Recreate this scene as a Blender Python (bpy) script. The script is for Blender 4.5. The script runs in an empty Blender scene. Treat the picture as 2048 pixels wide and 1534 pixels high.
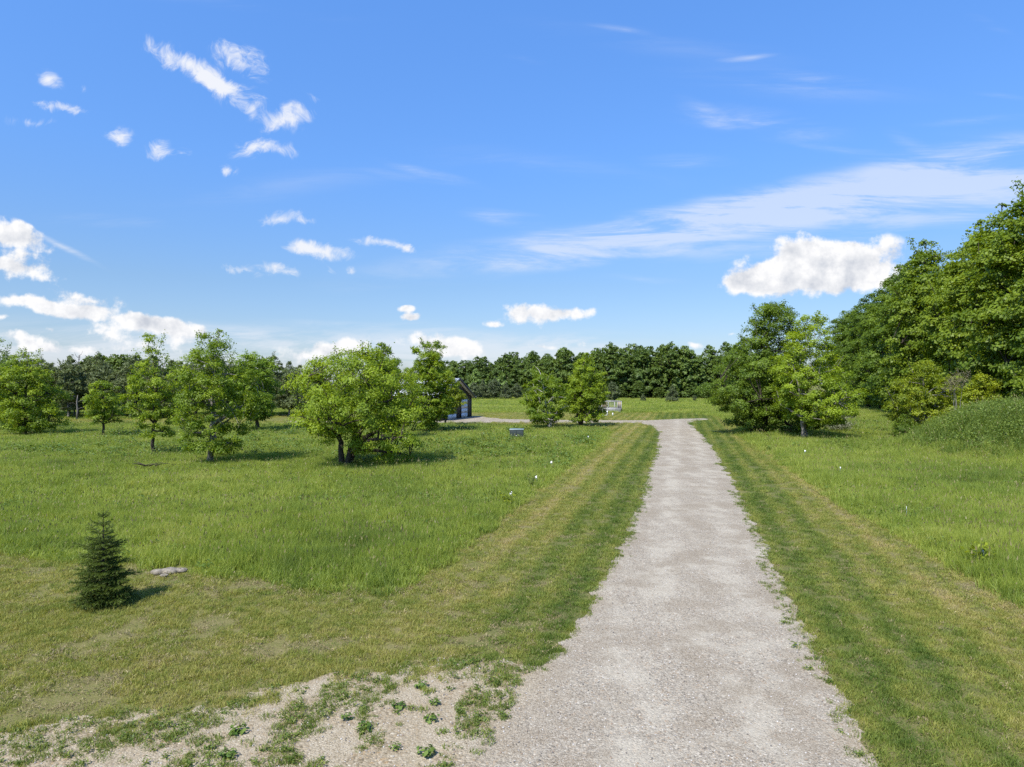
import bpy, math, random
import numpy as np
from math import radians as R, pi, sin, cos, sqrt
from mathutils import Vector, Matrix

C = bpy.context.scene.collection
SC = bpy.context.scene
F_PX, CAM_H, CX, CY = 1365.0, 4.4, 1024.0, 767.0


def at(px, d):
    """sideways position of a thing seen at column px and d metres away"""
    return (px - CX) / F_PX * d


def hz(py, d):
    return CAM_H - (py - CY) * d / F_PX


# ------------------------------------------------------------------ noise
def _hash(ix, iy, seed):
    h = (ix.astype(np.int64) * 374761393 + iy.astype(np.int64) * 668265263 + seed * 1442695041) & 0xFFFFFFFF
    h = ((h ^ (h >> 13)) * 1274126177) & 0xFFFFFFFF
    return ((h ^ (h >> 16)) & 0xFFFF) / 65535.0


def vnoise(x, y, seed=0):
    x = np.asarray(x, float); y = np.asarray(y, float)
    ix = np.floor(x); iy = np.floor(y)
    fx = x - ix; fy = y - iy
    fx = fx * fx * (3 - 2 * fx); fy = fy * fy * (3 - 2 * fy)
    a = _hash(ix, iy, seed); b = _hash(ix + 1, iy, seed)
    c = _hash(ix, iy + 1, seed); d = _hash(ix + 1, iy + 1, seed)
    return a + (b - a) * fx + (c - a) * fy + (a - b - c + d) * fx * fy


def fbm(x, y, seed=0, o=4):
    s = 0; a = 0.5
    for k in range(o):
        s = s + a * vnoise(x * 2 ** k, y * 2 ** k, seed + k * 17)
        a *= 0.5
    return s / (1 - 0.5 ** o)


def sstep(a, b, x):
    t = np.clip((x - a) / (b - a), 0, 1)
    return t * t * (3 - 2 * t)


# ------------------------------------------------------------------ layout of the place
LY = np.array([-40, 5, 7.83, 9.5, 10.9, 12.4, 13.9, 18, 25.8, 32.8, 45.2, 58.3, 64.6, 70, 77])
LX = np.array([-11.6, -0.75, -.1, .3, .66, 1.14, 1.62, 2.85, 4.85, 6.6, 9.57, 12.5, 13.7, 14.4, 14.3])
RY = np.array([-40, 7.83, 11.27, 13.9, 18, 25.8, 32.8, 45.2, 58.3, 64.6, 70, 77])
RX = np.array([-7.8, 4.13, 5.0, 5.65, 6.74, 8.75, 10.4, 13.4, 16.2, 17.5, 18.6, 19.8])
CROSS = [(-26, 76.6), (-12, 76.5), (-4.5, 76.8), (8, 76.5), (15, 75.6), (19, 74.5), (19.8, 76.8), (21.8, 80.7), (24.7, 83.8),
         (24.8, 85.2), (23.6, 85.9), (20, 84.4), (16.3, 81.4), (8, 81.7), (0, 83.8), (-3.2, 88), (-4, 91.5), (-6, 91.5), (-9, 80),
         (-26, 79.6)]
APRON = [(-12, -12), (-12, 8.1), (-6.5, 8.55), (-4.67, 9.15), (-3.67, 9.5), (-2.44, 10.2), (-.75, 11.1), (.0, 10.9), (.35, 10.3), (.75, 10.2), (1.1, 11.4), (1.6, 12.6),
         (4, 10), (3, -12)]
TALL_LEFT = [(-90, 40), (-40, 25), (-12.9, 17.3), (-8.9, 16.1), (-5.8, 15.1), (-3.94, 14.35), (-2.7, 14.0), (-2.07, 14.5), (-1.5, 16.5),
             (-.37, 21.2), (1.65, 29.6), (6.05, 46.9), (8.5, 58), (9.2, 64), (8, 67.5), (4, 69.4), (-6, 71.5), (-14, 73), (-60, 74.5),
             (-140, 80)]
TALL_BACK = [(-160, 84), (-45, 84), (-28, 101), (-9, 103), (26, 102), (27, 90), (22.3, 68), (19.4, 59.5), (14.5, 36.8), (11.3, 22.8), (10.6, 17.5),
             (9.8, 13.1), (9.0, 8), (8, -2), (8, -12), (60, -12), (140, 60), (140, 330), (-160, 330)]


def poly_sd(P, x, y):
    P = np.array(P, float)
    d = np.full(x.shape, 1e9); inside = np.zeros(x.shape, bool)
    n = len(P)
    for i in range(n):
        a = P[i]; b = P[(i + 1) % n]
        e = b - a
        wx = x - a[0]; wy = y - a[1]
        t = np.clip((wx * e[0] + wy * e[1]) / (e @ e), 0, 1)
        d = np.minimum(d, (wx - e[0] * t) ** 2 + (wy - e[1] * t) ** 2)
        c = ((a[1] <= y) & (b[1] > y)) | ((b[1] <= y) & (a[1] > y))
        xi = a[0] + (y - a[1]) / (b[1] - a[1] + 1e-12) * e[0]
        inside ^= c & (x < xi)
    d = np.sqrt(d)
    return np.where(inside, -d, d)


def f_main(x, y):
    f = np.maximum(np.interp(y, LY, LX) - x, x - np.interp(y, RY, RX)) * .97
    return np.maximum(f, y - 79)


def edge_noise(x, y):
    return (fbm(x * .7, y * .7, 5) - .5) * .5 + (fbm(x * 3.3, y * 3.3, 9) - .5) * .34


def f_gravel(x, y):
    f = np.minimum(f_main(x, y), poly_sd(CROSS, x, y))
    return np.minimum(f + edge_noise(x, y), poly_sd(APRON, x, y) + 2.0 * edge_noise(x, y))


def f_tall(x, y):
    return np.minimum(poly_sd(TALL_LEFT, x, y), poly_sd(TALL_BACK, x, y)) + (fbm(x * .9, y * .9, 21) - .5) * .7


MC = (31.3, 40.0)


def mound_z(x, y):
    dx = np.abs(np.asarray(x, float) - MC[0]); dy = np.asarray(y, float) - MC[1]
    dx = np.where(np.asarray(x) > MC[0], dx * .55, dx)
    r2 = (dx / 5.6) ** 2 + (dy / 7.0) ** 2
    z = 2.6 * np.exp(-r2 ** 1.7) + .42 * np.exp(-r2 / 2.6)
    return z * (1 + (fbm(np.asarray(x) * .45, np.asarray(y) * .45, 31) - .5) * .22) - .06


def ground_z(x, y):
    return np.maximum(mound_z(x, y), 0)


# ------------------------------------------------------------------ mesh building
class MB:
    def __init__(self):
        self.v = []; self.q = []; self.t = []; self.n = 0; self.a = []; self.qm = []; self.tm = []

    def add(self, V, Q=None, T=None, tone=.5, m=0):
        V = np.asarray(V, np.float32).reshape(-1, 3)
        if Q is not None and len(Q):
            Q = np.asarray(Q, np.int64).reshape(-1, 4) + self.n
            self.q.append(Q); self.qm.append(np.full(len(Q), m))
        if T is not None and len(T):
            T = np.asarray(T, np.int64).reshape(-1, 3) + self.n
            self.t.append(T); self.tm.append(np.full(len(T), m))
        self.v.append(V)
        self.a.append(np.broadcast_to(np.asarray(tone, np.float32), (len(V),)))
        self.n += len(V)

    def box(self, x0, x1, y0, y1, z0, z1, m=0):
        V = [(x, y, z) for x in (x0, x1) for y in (y0, y1) for z in (z0, z1)]
        self.add(V, [(0, 1, 3, 2), (4, 6, 7, 5), (0, 4, 5, 1), (2, 3, 7, 6), (0, 2, 6, 4), (1, 5, 7, 3)], m=m)

    def tube(self, P, rad, sides=6, m=0, cap=True):
        P = np.asarray(P, float); n = len(P)
        rad = np.broadcast_to(np.asarray(rad, float), (n,))
        tan = np.gradient(P, axis=0)
        tan /= np.linalg.norm(tan, axis=1, keepdims=True) + 1e-9
        ref = np.array([.31, .95, .05]) if abs(tan[0, 2]) > .5 else np.array([.05, .1, 1.])
        b = np.cross(tan, ref); b /= np.linalg.norm(b, axis=1, keepdims=True) + 1e-9
        c = np.cross(tan, b)
        an = np.linspace(0, 2 * pi, sides, endpoint=False)
        V = P[:, None] + rad[:, None, None] * (np.cos(an)[None, :, None] * b[:, None] + np.sin(an)[None, :, None] * c[:, None])
        i = np.arange(n - 1)[:, None] * sides; j = np.arange(sides)[None]; k = (j + 1) % sides
        Q = np.stack([i + j, i + k, i + sides + k, i + sides + j], -1).reshape(-1, 4)
        T = None
        V = V.reshape(-1, 3)
        if cap:
            V = np.vstack([V, P[-1:], P[:1]])
            jj = np.arange(sides)
            e = (n - 1) * sides
            T = np.vstack([np.stack([e + jj, e + (jj + 1) % sides, np.full(sides, n * sides)], -1),
                           np.stack([(jj + 1) % sides, jj, np.full(sides, n * sides + 1)], -1)])
        self.add(V, Q, T, m=m)

    def build(self, name, mats, parent=None, smooth=False, loc=None, link=True):
        me = bpy.data.meshes.new(name)
        V = np.vstack(self.v)
        loops = []; starts = []; mi = []; off = 0
        for arrs, ms, k in ((self.q, self.qm, 4), (self.t, self.tm, 3)):
            if arrs:
                A = np.vstack(arrs)
                loops.append(A.ravel()); starts.append(off + np.arange(len(A)) * k); off += A.size
                mi.append(np.concatenate(ms))
        L = np.concatenate(loops).astype(np.int32); S = np.concatenate(starts).astype(np.int32)
        me.vertices.add(len(V)); me.vertices.foreach_set('co', V.astype(np.float32).ravel())
        me.loops.add(len(L)); me.loops.foreach_set('vertex_index', L)
        me.polygons.add(len(S)); me.polygons.foreach_set('loop_start', S)
        if not isinstance(mats, (list, tuple)):
            mats = [mats]
        for m in mats:
            me.materials.append(m)
        me.polygons.foreach_set('material_index', np.concatenate(mi).astype(np.int32))
        if smooth:
            me.polygons.foreach_set('use_smooth', np.ones(len(S), bool))
        at_ = me.attributes.new('tone', 'FLOAT', 'POINT')
        at_.data.foreach_set('value', np.concatenate(self.a).astype(np.float32))
        me.update(calc_edges=True)
        me.validate()
        o = bpy.data.objects.new(name, me)
        if link:
            C.objects.link(o)
        if parent is not None:
            o.parent = parent
        if loc is not None:
            o.location = loc
        return o


def tag(o, label=None, cat=None, group=None, kind=None):
    for k, v in (('label', label), ('category', cat), ('group', group), ('kind', kind)):
        if v:
            o[k] = v
    return o


def empty(name, loc, rz=0):
    o = bpy.data.objects.new(name, None); C.objects.link(o)
    o.empty_display_size = .2
    o.location = loc; o.rotation_euler = (0, 0, rz)
    return o


def copy_tree(o, loc, rz=0, sc=1.0, parent=None):
    c = o.copy(); C.objects.link(c)
    c.parent = parent
    if parent is None:
        c.location = loc; c.rotation_euler = (0, 0, rz)
        c.scale = sc if isinstance(sc, tuple) else (sc, sc, sc)
    for ch in list(o.children):
        copy_tree(ch, None, parent=c)
    return c


# ------------------------------------------------------------------ materials
class NT:
    def __init__(self, tree):
        self.t = tree

    def n(self, typ, **kw):
        nd = self.t.nodes.new(typ)
        for k, v in kw.items():
            setattr(nd, k, v)
        return nd

    def l(self, a, b):
        self.t.links.new(a, b)

    def set(self, sock, v):
        if isinstance(v, bpy.types.NodeSocket):
            self.l(v, sock)
        else:
            sock.default_value = v

    def math(self, op, a, b=None, clamp=False):
        nd = self.n('ShaderNodeMath', operation=op); nd.use_clamp = clamp
        self.set(nd.inputs[0], a)
        if b is not None:
            self.set(nd.inputs[1], b)
        return nd.outputs[0]

    def noise(self, vec, scale, detail=4, rough=.55, dist=0):
        nd = self.n('ShaderNodeTexNoise')
        if vec is not None:
            self.l(vec, nd.inputs['Vector'])
        nd.inputs['Scale'].default_value = scale; nd.inputs['Detail'].default_value = detail
        nd.inputs['Roughness'].default_value = rough; nd.inputs['Distortion'].default_value = dist
        return nd.outputs[0]

    def ramp(self, f, *stops):
        nd = self.n('ShaderNodeValToRGB')
        self.set(nd.inputs[0], f)
        e = nd.color_ramp.elements
        while len(e) < len(stops):
            e.new(.5)
        for el, (p, c) in zip(e, stops):
            el.position = p
            el.color = (c, c, c, 1) if isinstance(c, (int, float)) else (*c, 1)
        return nd.outputs[0]

    def mix(self, f, a, b, mode='MIX'):
        nd = self.n('ShaderNodeMix', data_type='RGBA', blend_type=mode)
        self.set(nd.inputs[0], f)
        for s, v in ((nd.inputs[6], a), (nd.inputs[7], b)):
            self.set(s, v if isinstance(v, bpy.types.NodeSocket) else (*v, 1))
        return nd.outputs[2]

    def mr(self, v, a, b, c=0., d=1., smooth=True):
        nd = self.n('ShaderNodeMapRange', interpolation_type='SMOOTHSTEP' if smooth else 'LINEAR')
        self.set(nd.inputs[0], v)
        for i, q in enumerate((a, b, c, d)):
            nd.inputs[1 + i].default_value = q
        return nd.outputs[0]

    def attr(self, name, typ='GEOMETRY'):
        nd = self.n('ShaderNodeAttribute', attribute_name=name, attribute_type=typ)
        return nd.outputs['Fac']

    def pos(self):
        return self.n('ShaderNodeNewGeometry').outputs['Position']


def new_mat(name):
    m = bpy.data.materials.new(name); m.use_nodes = True
    m.node_tree.nodes.clear()
    return m, NT(m.node_tree)


def finish(t, col, rough=.8, spec=.3, bump=None, bstr=.3, bdist=.02, metal=0, trans=0, tcol=None):
    b = t.n('ShaderNodeBsdfPrincipled'); o = t.n('ShaderNodeOutputMaterial')
    t.set(b.inputs['Base Color'], col if isinstance(col, bpy.types.NodeSocket) else (*col, 1))
    t.set(b.inputs['Roughness'], rough)
    b.inputs['Specular IOR Level'].default_value = spec
    b.inputs['Metallic'].default_value = metal
    if bump is not None:
        bn = t.n('ShaderNodeBump'); bn.inputs['Strength'].default_value = bstr; bn.inputs['Distance'].default_value = bdist
        t.l(bump, bn.inputs['Height']); t.l(bn.outputs[0], b.inputs['Normal'])
    out = b.outputs[0]
    if trans:
        tr = t.n('ShaderNodeBsdfTranslucent')
        t.set(tr.inputs[0], tcol if tcol is not None else col)
        mx = t.n('ShaderNodeMixShader'); mx.inputs[0].default_value = trans
        t.l(out, mx.inputs[1]); t.l(tr.outputs[0], mx.inputs[2]); out = mx.outputs[0]
    t.l(out, o.inputs[0])


def leaf_mat(name, dark, light, trans=.35, ysh=1.25):
    m, t = new_mat(name)
    tone = t.attr('tone')
    rnd = t.n('ShaderNodeObjectInfo').outputs['Random']
    f = t.math('ADD', tone, t.math('MULTIPLY', t.math('SUBTRACT', rnd, .5), .25), clamp=True)
    col = t.mix(f, dark, light)
    tc = t.mix(1.0, col, (ysh * 1.1, ysh, .55), 'MULTIPLY')
    finish(t, col, .52, .35, trans=trans, tcol=tc)
    return m


def bark_mat(name, a, b):
    m, t = new_mat(name)
    p = t.pos()
    mp = t.n('ShaderNodeMapping'); mp.inputs['Scale'].default_value = (6, 6, 1.4); t.l(p, mp.inputs[0])
    n = t.noise(mp.outputs[0], 3, 6, .65)
    finish(t, t.ramp(n, (.3, a), (.7, b)), .9, .1, bump=n, bstr=.6)
    return m


def plain_mat(name, col, rough=.5, spec=.4, var=.18, scale=4, metal=0):
    m, t = new_mat(name)
    n = t.noise(t.pos(), scale, 5, .6)
    c2 = tuple(max(0, c * (1 - var)) for c in col); c3 = tuple(min(1, c * (1 + var)) for c in col)
    finish(t, t.ramp(n, (.3, c2), (.7, c3)), rough, spec, bump=n, bstr=.05, metal=metal)
    return m


M = {}
M['leaf_bright'] = leaf_mat('leaf_bright', (.095, .17, .011), (.33, .43, .025), .47)
M['leaf_mid'] = leaf_mat('leaf_mid', (.065, .135, .012), (.24, .35, .024), .45)
M['leaf_deep'] = leaf_mat('leaf_deep', (.062, .118, .012), (.185, .27, .022), .44)
M['leaf_yellow'] = leaf_mat('leaf_yellow', (.11, .165, .008), (.33, .385, .02), .43)
M['leaf_maple'] = leaf_mat('leaf_maple', (.08, .145, .011), (.25, .325, .02), .42)
M['leaf_far'] = leaf_mat('leaf_far', (.048, .094, .018), (.155, .22, .036), .38)  # slight blue of distance haze mixed into the leaf colour
M['leaf_far_pale'] = leaf_mat('leaf_far_pale', (.09, .15, .03), (.20, .29, .06), .3)
M['leaf_far_mid'] = leaf_mat('leaf_far_mid', (.055, .105, .02), (.17, .24, .04), .35)
M['needle_pine'] = leaf_mat('needle_pine', (.09, .12, .042), (.21, .25, .085), .2, 1.0)
M['needle_far'] = leaf_mat('needle_far', (.065, .088, .04), (.15, .185, .07), .15, 1.0)
M['needle_spruce'] = leaf_mat('needle_spruce', (.035, .07, .009), (.20, .26, .04), .28, 1.0)
M['leaf_grey'] = leaf_mat('leaf_grey', (.10, .12, .06), (.24, .25, .15), .2, 1.0)
M['dry_twig'] = leaf_mat('dry_twig', (.13, .12, .06), (.28, .25, .13), .2, 1.0)
M['bark_dark'] = bark_mat('bark_dark', (.028, .022, .017), (.085, .07, .055))
M['bark_grey'] = bark_mat('bark_grey', (.10, .09, .08), (.26, .24, .21))
M['bark_pale'] = bark_mat('bark_pale', (.22, .2, .18), (.5, .47, .43))


# the mown strips: yellower and stripier across the road direction
def lawn_colour(t, p, tone):
    sx = t.n('ShaderNodeSeparateXYZ'); t.l(p, sx.inputs[0])
    across = t.math('SUBTRACT', t.math('MULTIPLY', sx.outputs[0], .970), t.math('MULTIPLY', sx.outputs[1], .243))
    wob = t.math('MULTIPLY', t.math('SUBTRACT', t.noise(p, .5, 2), .5), .5)
    ac = t.math('ADD', across, wob)
    s = t.math('ADD', t.math('MULTIPLY', t.math('SINE', t.math('MULTIPLY', ac, 6.4)), .5), .5)  # mower stripes: the sheen of leaning blades, put into the colour
    n1 = t.noise(p, .33, 4, .6); n2 = t.noise(p, 2.2, 5, .65)
    # distance from the middle of the drive (about 0.2 across): dry outer swath
    dist = t.math('ABSOLUTE', t.math('SUBTRACT', across, .25))
    dry = t.math('ADD', t.mr(dist, 2.4, 5.2), t.math('MULTIPLY', t.math('MULTIPLY', t.mr(dist, 3.5, 4.6), t.mr(dist, 6.2, 5.0)), .3))
    k = t.math('ADD', t.math('MULTIPLY', dry, .27), t.math('MULTIPLY', t.math('SUBTRACT', n1, .08), .68))
    k = t.math('ADD', k, t.math('MULTIPLY', t.math('SUBTRACT', n2, .5), .9))
    k = t.math('ADD', k, t.math('MULTIPLY', t.math('MULTIPLY', t.math('SUBTRACT', s, .5), .25), t.mr(sx.outputs[0], -3., 1.)))
    k = t.math('ADD', k, t.math('MULTIPLY', t.math('SUBTRACT', tone, .5), .55), clamp=True)
    return t.ramp(k, (0, (.09, .15, .024)), (.3, (.185, .24, .042)), (.6, (.315, .32, .072)), (.85, (.42, .37, .135)), (1, (.47, .38, .19)))


def meadow_colour(t, p, tone):
    n1 = t.noise(p, .12, 4, .6); n2 = t.noise(p, .9, 4, .6)
    k = t.math('ADD', t.math('MULTIPLY', n1, .95), t.math('MULTIPLY', n2, .75))
    k = t.math('ADD', k, t.math('MULTIPLY', t.math('SUBTRACT', tone, .5), .6))
    k = t.math('SUBTRACT', k, .36, clamp=True)
    return t.ramp(k, (.08, (.11, .16, .034)), (.4, (.225, .295, .046)), (.65, (.335, .39, .066)), (.95, (.45, .42, .15)))


m, t = new_mat('meadow_blade'); p = t.pos()
col = meadow_colour(t, p, t.math('ADD', t.math('MULTIPLY', t.attr('tone'), .6), t.math('MULTIPLY', t.attr('tint', 'INSTANCER'), .4)))
finish(t, col, .5, .3, trans=.45, tcol=t.mix(1., col, (1.3, 1.25, .7), 'MULTIPLY')); M['meadow_blade'] = m
m, t = new_mat('lawn_blade'); p = t.pos()
col = lawn_colour(t, p, t.math('ADD', t.math('MULTIPLY', t.attr('tone'), .6), t.math('MULTIPLY', t.attr('tint', 'INSTANCER'), .4)))
finish(t, col, .55, .25, trans=.45, tcol=t.mix(1., col, (1.3, 1.2, .8), 'MULTIPLY')); M['lawn_blade'] = m
M['seed_head'] = leaf_mat('seed_head', (.20, .18, .07), (.40, .34, .16), .3, 1.0)
M['weed_leaf'] = leaf_mat('weed_leaf', (.06, .12, .018), (.17, .235, .04), .3)
M['mound_blade'] = leaf_mat('mound_blade', (.08, .14, .024), (.235, .31, .055), .42)
M['tuft_blade'] = leaf_mat('tuft_blade', (.08, .14, .02), (.25, .29, .06), .4)

M['thatch'] = leaf_mat('thatch', (.13, .10, .05), (.42, .35, .17), .2, 1.0)

# ground: soil and thatch under the grass
m, t = new_mat('ground'); p = t.pos()
ml = t.attr('mown')
lc = lawn_colour(t, p, t.mr(t.noise(p, 42, 3, .8), .3, .7)); mc = meadow_colour(t, p, t.mr(t.noise(p, 12, 4, .8), .3, .7))
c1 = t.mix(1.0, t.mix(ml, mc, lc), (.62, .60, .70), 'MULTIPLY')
soil = t.ramp(t.noise(p, 14, 5, .7), (.3, (.085, .075, .03)), (.7, (.23, .19, .095)))
far = t.mr(t.n('ShaderNodeVectorMath', operation='LENGTH').outputs['Value'], 0, 1)
ln = t.n('ShaderNodeVectorMath', operation='LENGTH'); t.l(p, ln.inputs[0])
bare = t.math('MULTIPLY', t.mr(t.noise(p, 34, 4, .75), .42, .6), t.mr(ln.outputs['Value'], 70, 25, 0, .85))
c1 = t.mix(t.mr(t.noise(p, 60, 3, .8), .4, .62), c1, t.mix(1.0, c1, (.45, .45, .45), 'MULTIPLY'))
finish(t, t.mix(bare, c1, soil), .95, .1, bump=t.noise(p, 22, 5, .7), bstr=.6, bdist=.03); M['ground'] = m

# gravel
m, t = new_mat('gravel'); p = t.pos()
sand = t.attr('sand')
vo = t.n('ShaderNodeTexVoronoi'); vo.inputs['Scale'].default_value = 36; t.l(p, vo.inputs['Vector'])
vo2 = t.n('ShaderNodeTexVoronoi'); vo2.inputs['Scale'].default_value = 80; t.l(p, vo2.inputs['Vector'])
hs = t.n('ShaderNodeSeparateColor'); t.l(vo.outputs['Color'], hs.inputs[0])
hs2 = t.n('ShaderNodeSeparateColor'); t.l(vo2.outputs['Color'], hs2.inputs[0])
st = t.ramp(hs.outputs[0], (0, (.06, .054, .05)), (.14, (.15, .13, .115)), (.45, (.26, .232, .20)), (.8, (.36, .33, .295)), (.92, (.26, .175, .105)), (1, (.60, .58, .55)))
st2 = t.ramp(hs2.outputs[1], (0, (.09, .08, .07)), (.25, (.21, .186, .16)), (.7, (.31, .28, .245)), (1, (.46, .44, .41)))
col = t.mix(.5, st, st2)
fines = t.noise(p, 1.1, 5, .62)
mp = t.n('ShaderNodeMapping'); mp.inputs['Rotation'].default_value = (0, 0, R(14)); mp.inputs['Scale'].default_value = (1.5, .28, 1); t.l(p, mp.inputs[0])
wheel = t.noise(mp.outputs[0], .9, 4, .6)
sxg = t.n('ShaderNodeSeparateXYZ'); t.l(p, sxg.inputs[0])
acg = t.math('ADD', t.math('SUBTRACT', t.math('MULTIPLY', sxg.outputs[0], .970), t.math('MULTIPLY', sxg.outputs[1], .243)), t.math('MULTIPLY', t.math('SUBTRACT', t.noise(p, .25, 2), .5), .8))
trk = t.mr(t.math('ABSOLUTE', t.math('SUBTRACT', t.math('ABSOLUTE', t.math('SUBTRACT', acg, .25)), .82)), .6, .05, 0, .055)
dust = t.mr(t.math('ADD', t.math('ADD', t.math('MULTIPLY', fines, .5), t.math('MULTIPLY', wheel, .5)), trk), .46, .64, 0, .52)
col = t.mix(dust, col, (.40, .375, .335))
brown = t.mr(t.math('SUBTRACT', t.noise(p, .75, 6, .68), trk), .43, .60, 0, .8)
col = t.mix(brown, col, t.mix(.4, st2, (.17, .13, .09)))
sandc = t.mix(t.mr(t.noise(p, 1.6, 5, .65), .38, .62), t.mix(.45, st, (.25, .195, .115)), t.mix(.3, st2, (.36, .29, .18)))
col = t.mix(1.0, t.mix(sand, col, sandc), (1.07, 1.03, .89), 'MULTIPLY')
bh = t.math('ADD', t.math('MULTIPLY', vo.outputs['Distance'], -1.), t.math('MULTIPLY', vo2.outputs['Distance'], -.5))
finish(t, col, .95, .15, bump=bh, bstr=.7, bdist=.014); M['gravel'] = m

M['white_paint'] = plain_mat('white_paint', (.70, .71, .72), .45, .4, .04)
M['charcoal_metal'] = plain_mat('charcoal_metal', (.08, .075, .073), .5, .4, .15, 2)
M['black_trim'] = plain_mat('black_trim', (.02, .02, .022), .5, .4)
M['roof_metal'] = plain_mat('roof_metal', (.62, .63, .64), .4, .5, .06, 1)
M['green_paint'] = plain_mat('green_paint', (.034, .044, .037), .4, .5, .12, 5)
M['green_lid_lit'] = plain_mat('green_lid_lit', (.17, .21, .175), .3, .6, .12, 5)  # lighter than the cabinet: sky and sun glare on the top put into the colour
M['steel'] = plain_mat('steel', (.4, .4, .4), .35, .5, .1, 6, 1)
M['concrete'] = plain_mat('concrete', (.38, .37, .35), .9, .2)
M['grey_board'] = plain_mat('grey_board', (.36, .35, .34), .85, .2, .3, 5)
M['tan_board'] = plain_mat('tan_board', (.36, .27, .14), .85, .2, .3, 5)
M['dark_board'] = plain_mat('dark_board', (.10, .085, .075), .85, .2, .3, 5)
M['wire'] = plain_mat('wire', (.34, .34, .33), .5, .4)
M['flag'] = plain_mat('flag', (.85, .85, .83), .6, .3, .03)
M['stone'] = plain_mat('stone', (.21, .185, .145), .95, .1, .5, 14)

# ------------------------------------------------------------------ ground sheets
def grid_mesh(xs, ys, zf):
    X, Y = np.meshgrid(xs, ys, indexing='ij')
    V = np.stack([X, Y, zf(X, Y)], -1).reshape(-1, 3)
    nx, ny = len(xs), len(ys)
    i = np.arange(nx - 1)[:, None] * ny + np.arange(ny - 1)[None]
    Q = np.stack([i, i + ny, i + ny + 1, i + 1], -1).reshape(-1, 4)
    return V, Q


def axis(*segs):
    out = []
    for a, b, s in segs:
        out.append(np.arange(a, b, s))
    return np.concatenate(out + [[segs[-1][1]]])


mb = MB()
xs = axis((-4000, -400, 400), (-400, -60, 20), (-60, -20, 2), (-20, 26, .35), (26, 60, 2), (60, 400, 20), (400, 4000, 400))
ys = axis((-1000, -40, 120), (-40, -12, 4), (-12, 110, .5), (110, 300, 10), (300, 6000, 400))
V, Q = grid_mesh(xs, ys, lambda x, y: x * 0)
mb.add(V, Q)
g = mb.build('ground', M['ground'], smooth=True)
a = g.data.attributes.new('mown', 'FLOAT', 'POINT')
a.data.foreach_set('value', sstep(-.2, .3, f_tall(V[:, 0], V[:, 1])).astype(np.float32))
tag(g, 'flat green grassland running to the horizon', kind='structure')

mb = MB()
V, Q = grid_mesh(np.arange(14, 58, .5), np.arange(22, 58, .5), lambda x, y: mound_z(x, y) - .02)
keep = (V[Q][:, :, 2] > -.05).any(1)
mb.add(V, Q[keep])
g = mb.build('mound', M['ground'], smooth=True)
tag(g, 'grassy earth mound rising at the right edge', kind='structure')

# gravel sheet: cells of a grid where the layout says gravel, border corners pulled onto the outline
mb = MB(); sands = []
for x0, x1, y0, y1, s in ((-12, 8, -12, 22, .06), (2, 22, 22, 73, .12), (-26, 26, 73, 93, .2)):
    xs = np.arange(x0, x1 + s / 2, s); ys = np.arange(y0, y1 + s / 2, s)
    X, Y = np.meshgrid(xs, ys, indexing='ij')
    f = f_gravel(X, Y)
    gx, gy = np.gradient(f, s)
    n2 = gx ** 2 + gy ** 2 + .05
    near = np.abs(f) < s * .75
    mx = np.clip(f * gx / n2, -s * .48, s * .48); my = np.clip(f * gy / n2, -s * .48, s * .48)
    edge = (X < x0 + s) | (X > x1 - s) | (Y < y0 + s) | (Y > y1 - s)
    X2 = np.where(near & ~edge, X - mx, X); Y2 = np.where(near & ~edge, Y - my, Y)
    Z = .012 + .02 * (fbm(X * .8, Y * .8, 3) - .5) - .0
    Z = np.maximum(Z, .004)
    V = np.stack([X2, Y2, Z], -1).reshape(-1, 3)
    ny = len(ys); nx = len(xs)
    i = np.arange(nx - 1)[:, None] * ny + np.arange(ny - 1)[None]
    Q = np.stack([i, i + ny, i + ny + 1, i + 1], -1).reshape(-1, 4)
    fl = f.ravel()
    keep = (fl[Q] < s * .3).sum(1) >= 3
    Q = Q[keep]
    used = np.unique(Q); re = np.full(len(V), -1); re[used] = np.arange(len(used))
    mb.add(V[used], re[Q])
    fm = f_main(X, Y).ravel()[used]
    yy = Y.ravel()[used]
    sands.append(sstep(-.5, .9, fm + (fbm(X.ravel()[used] * 1.2, yy * 1.2, 77) - .5) * 1.2) * (yy < 16))
g = mb.build('gravel_driveway', M['gravel'], smooth=True)
a = g.data.attributes.new('sand', 'FLOAT', 'POINT')
a.data.foreach_set('value', np.concatenate(sands).astype(np.float32))
tag(g, 'pale gravel driveway leading to a cross drive and the barn', kind='structure')


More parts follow.
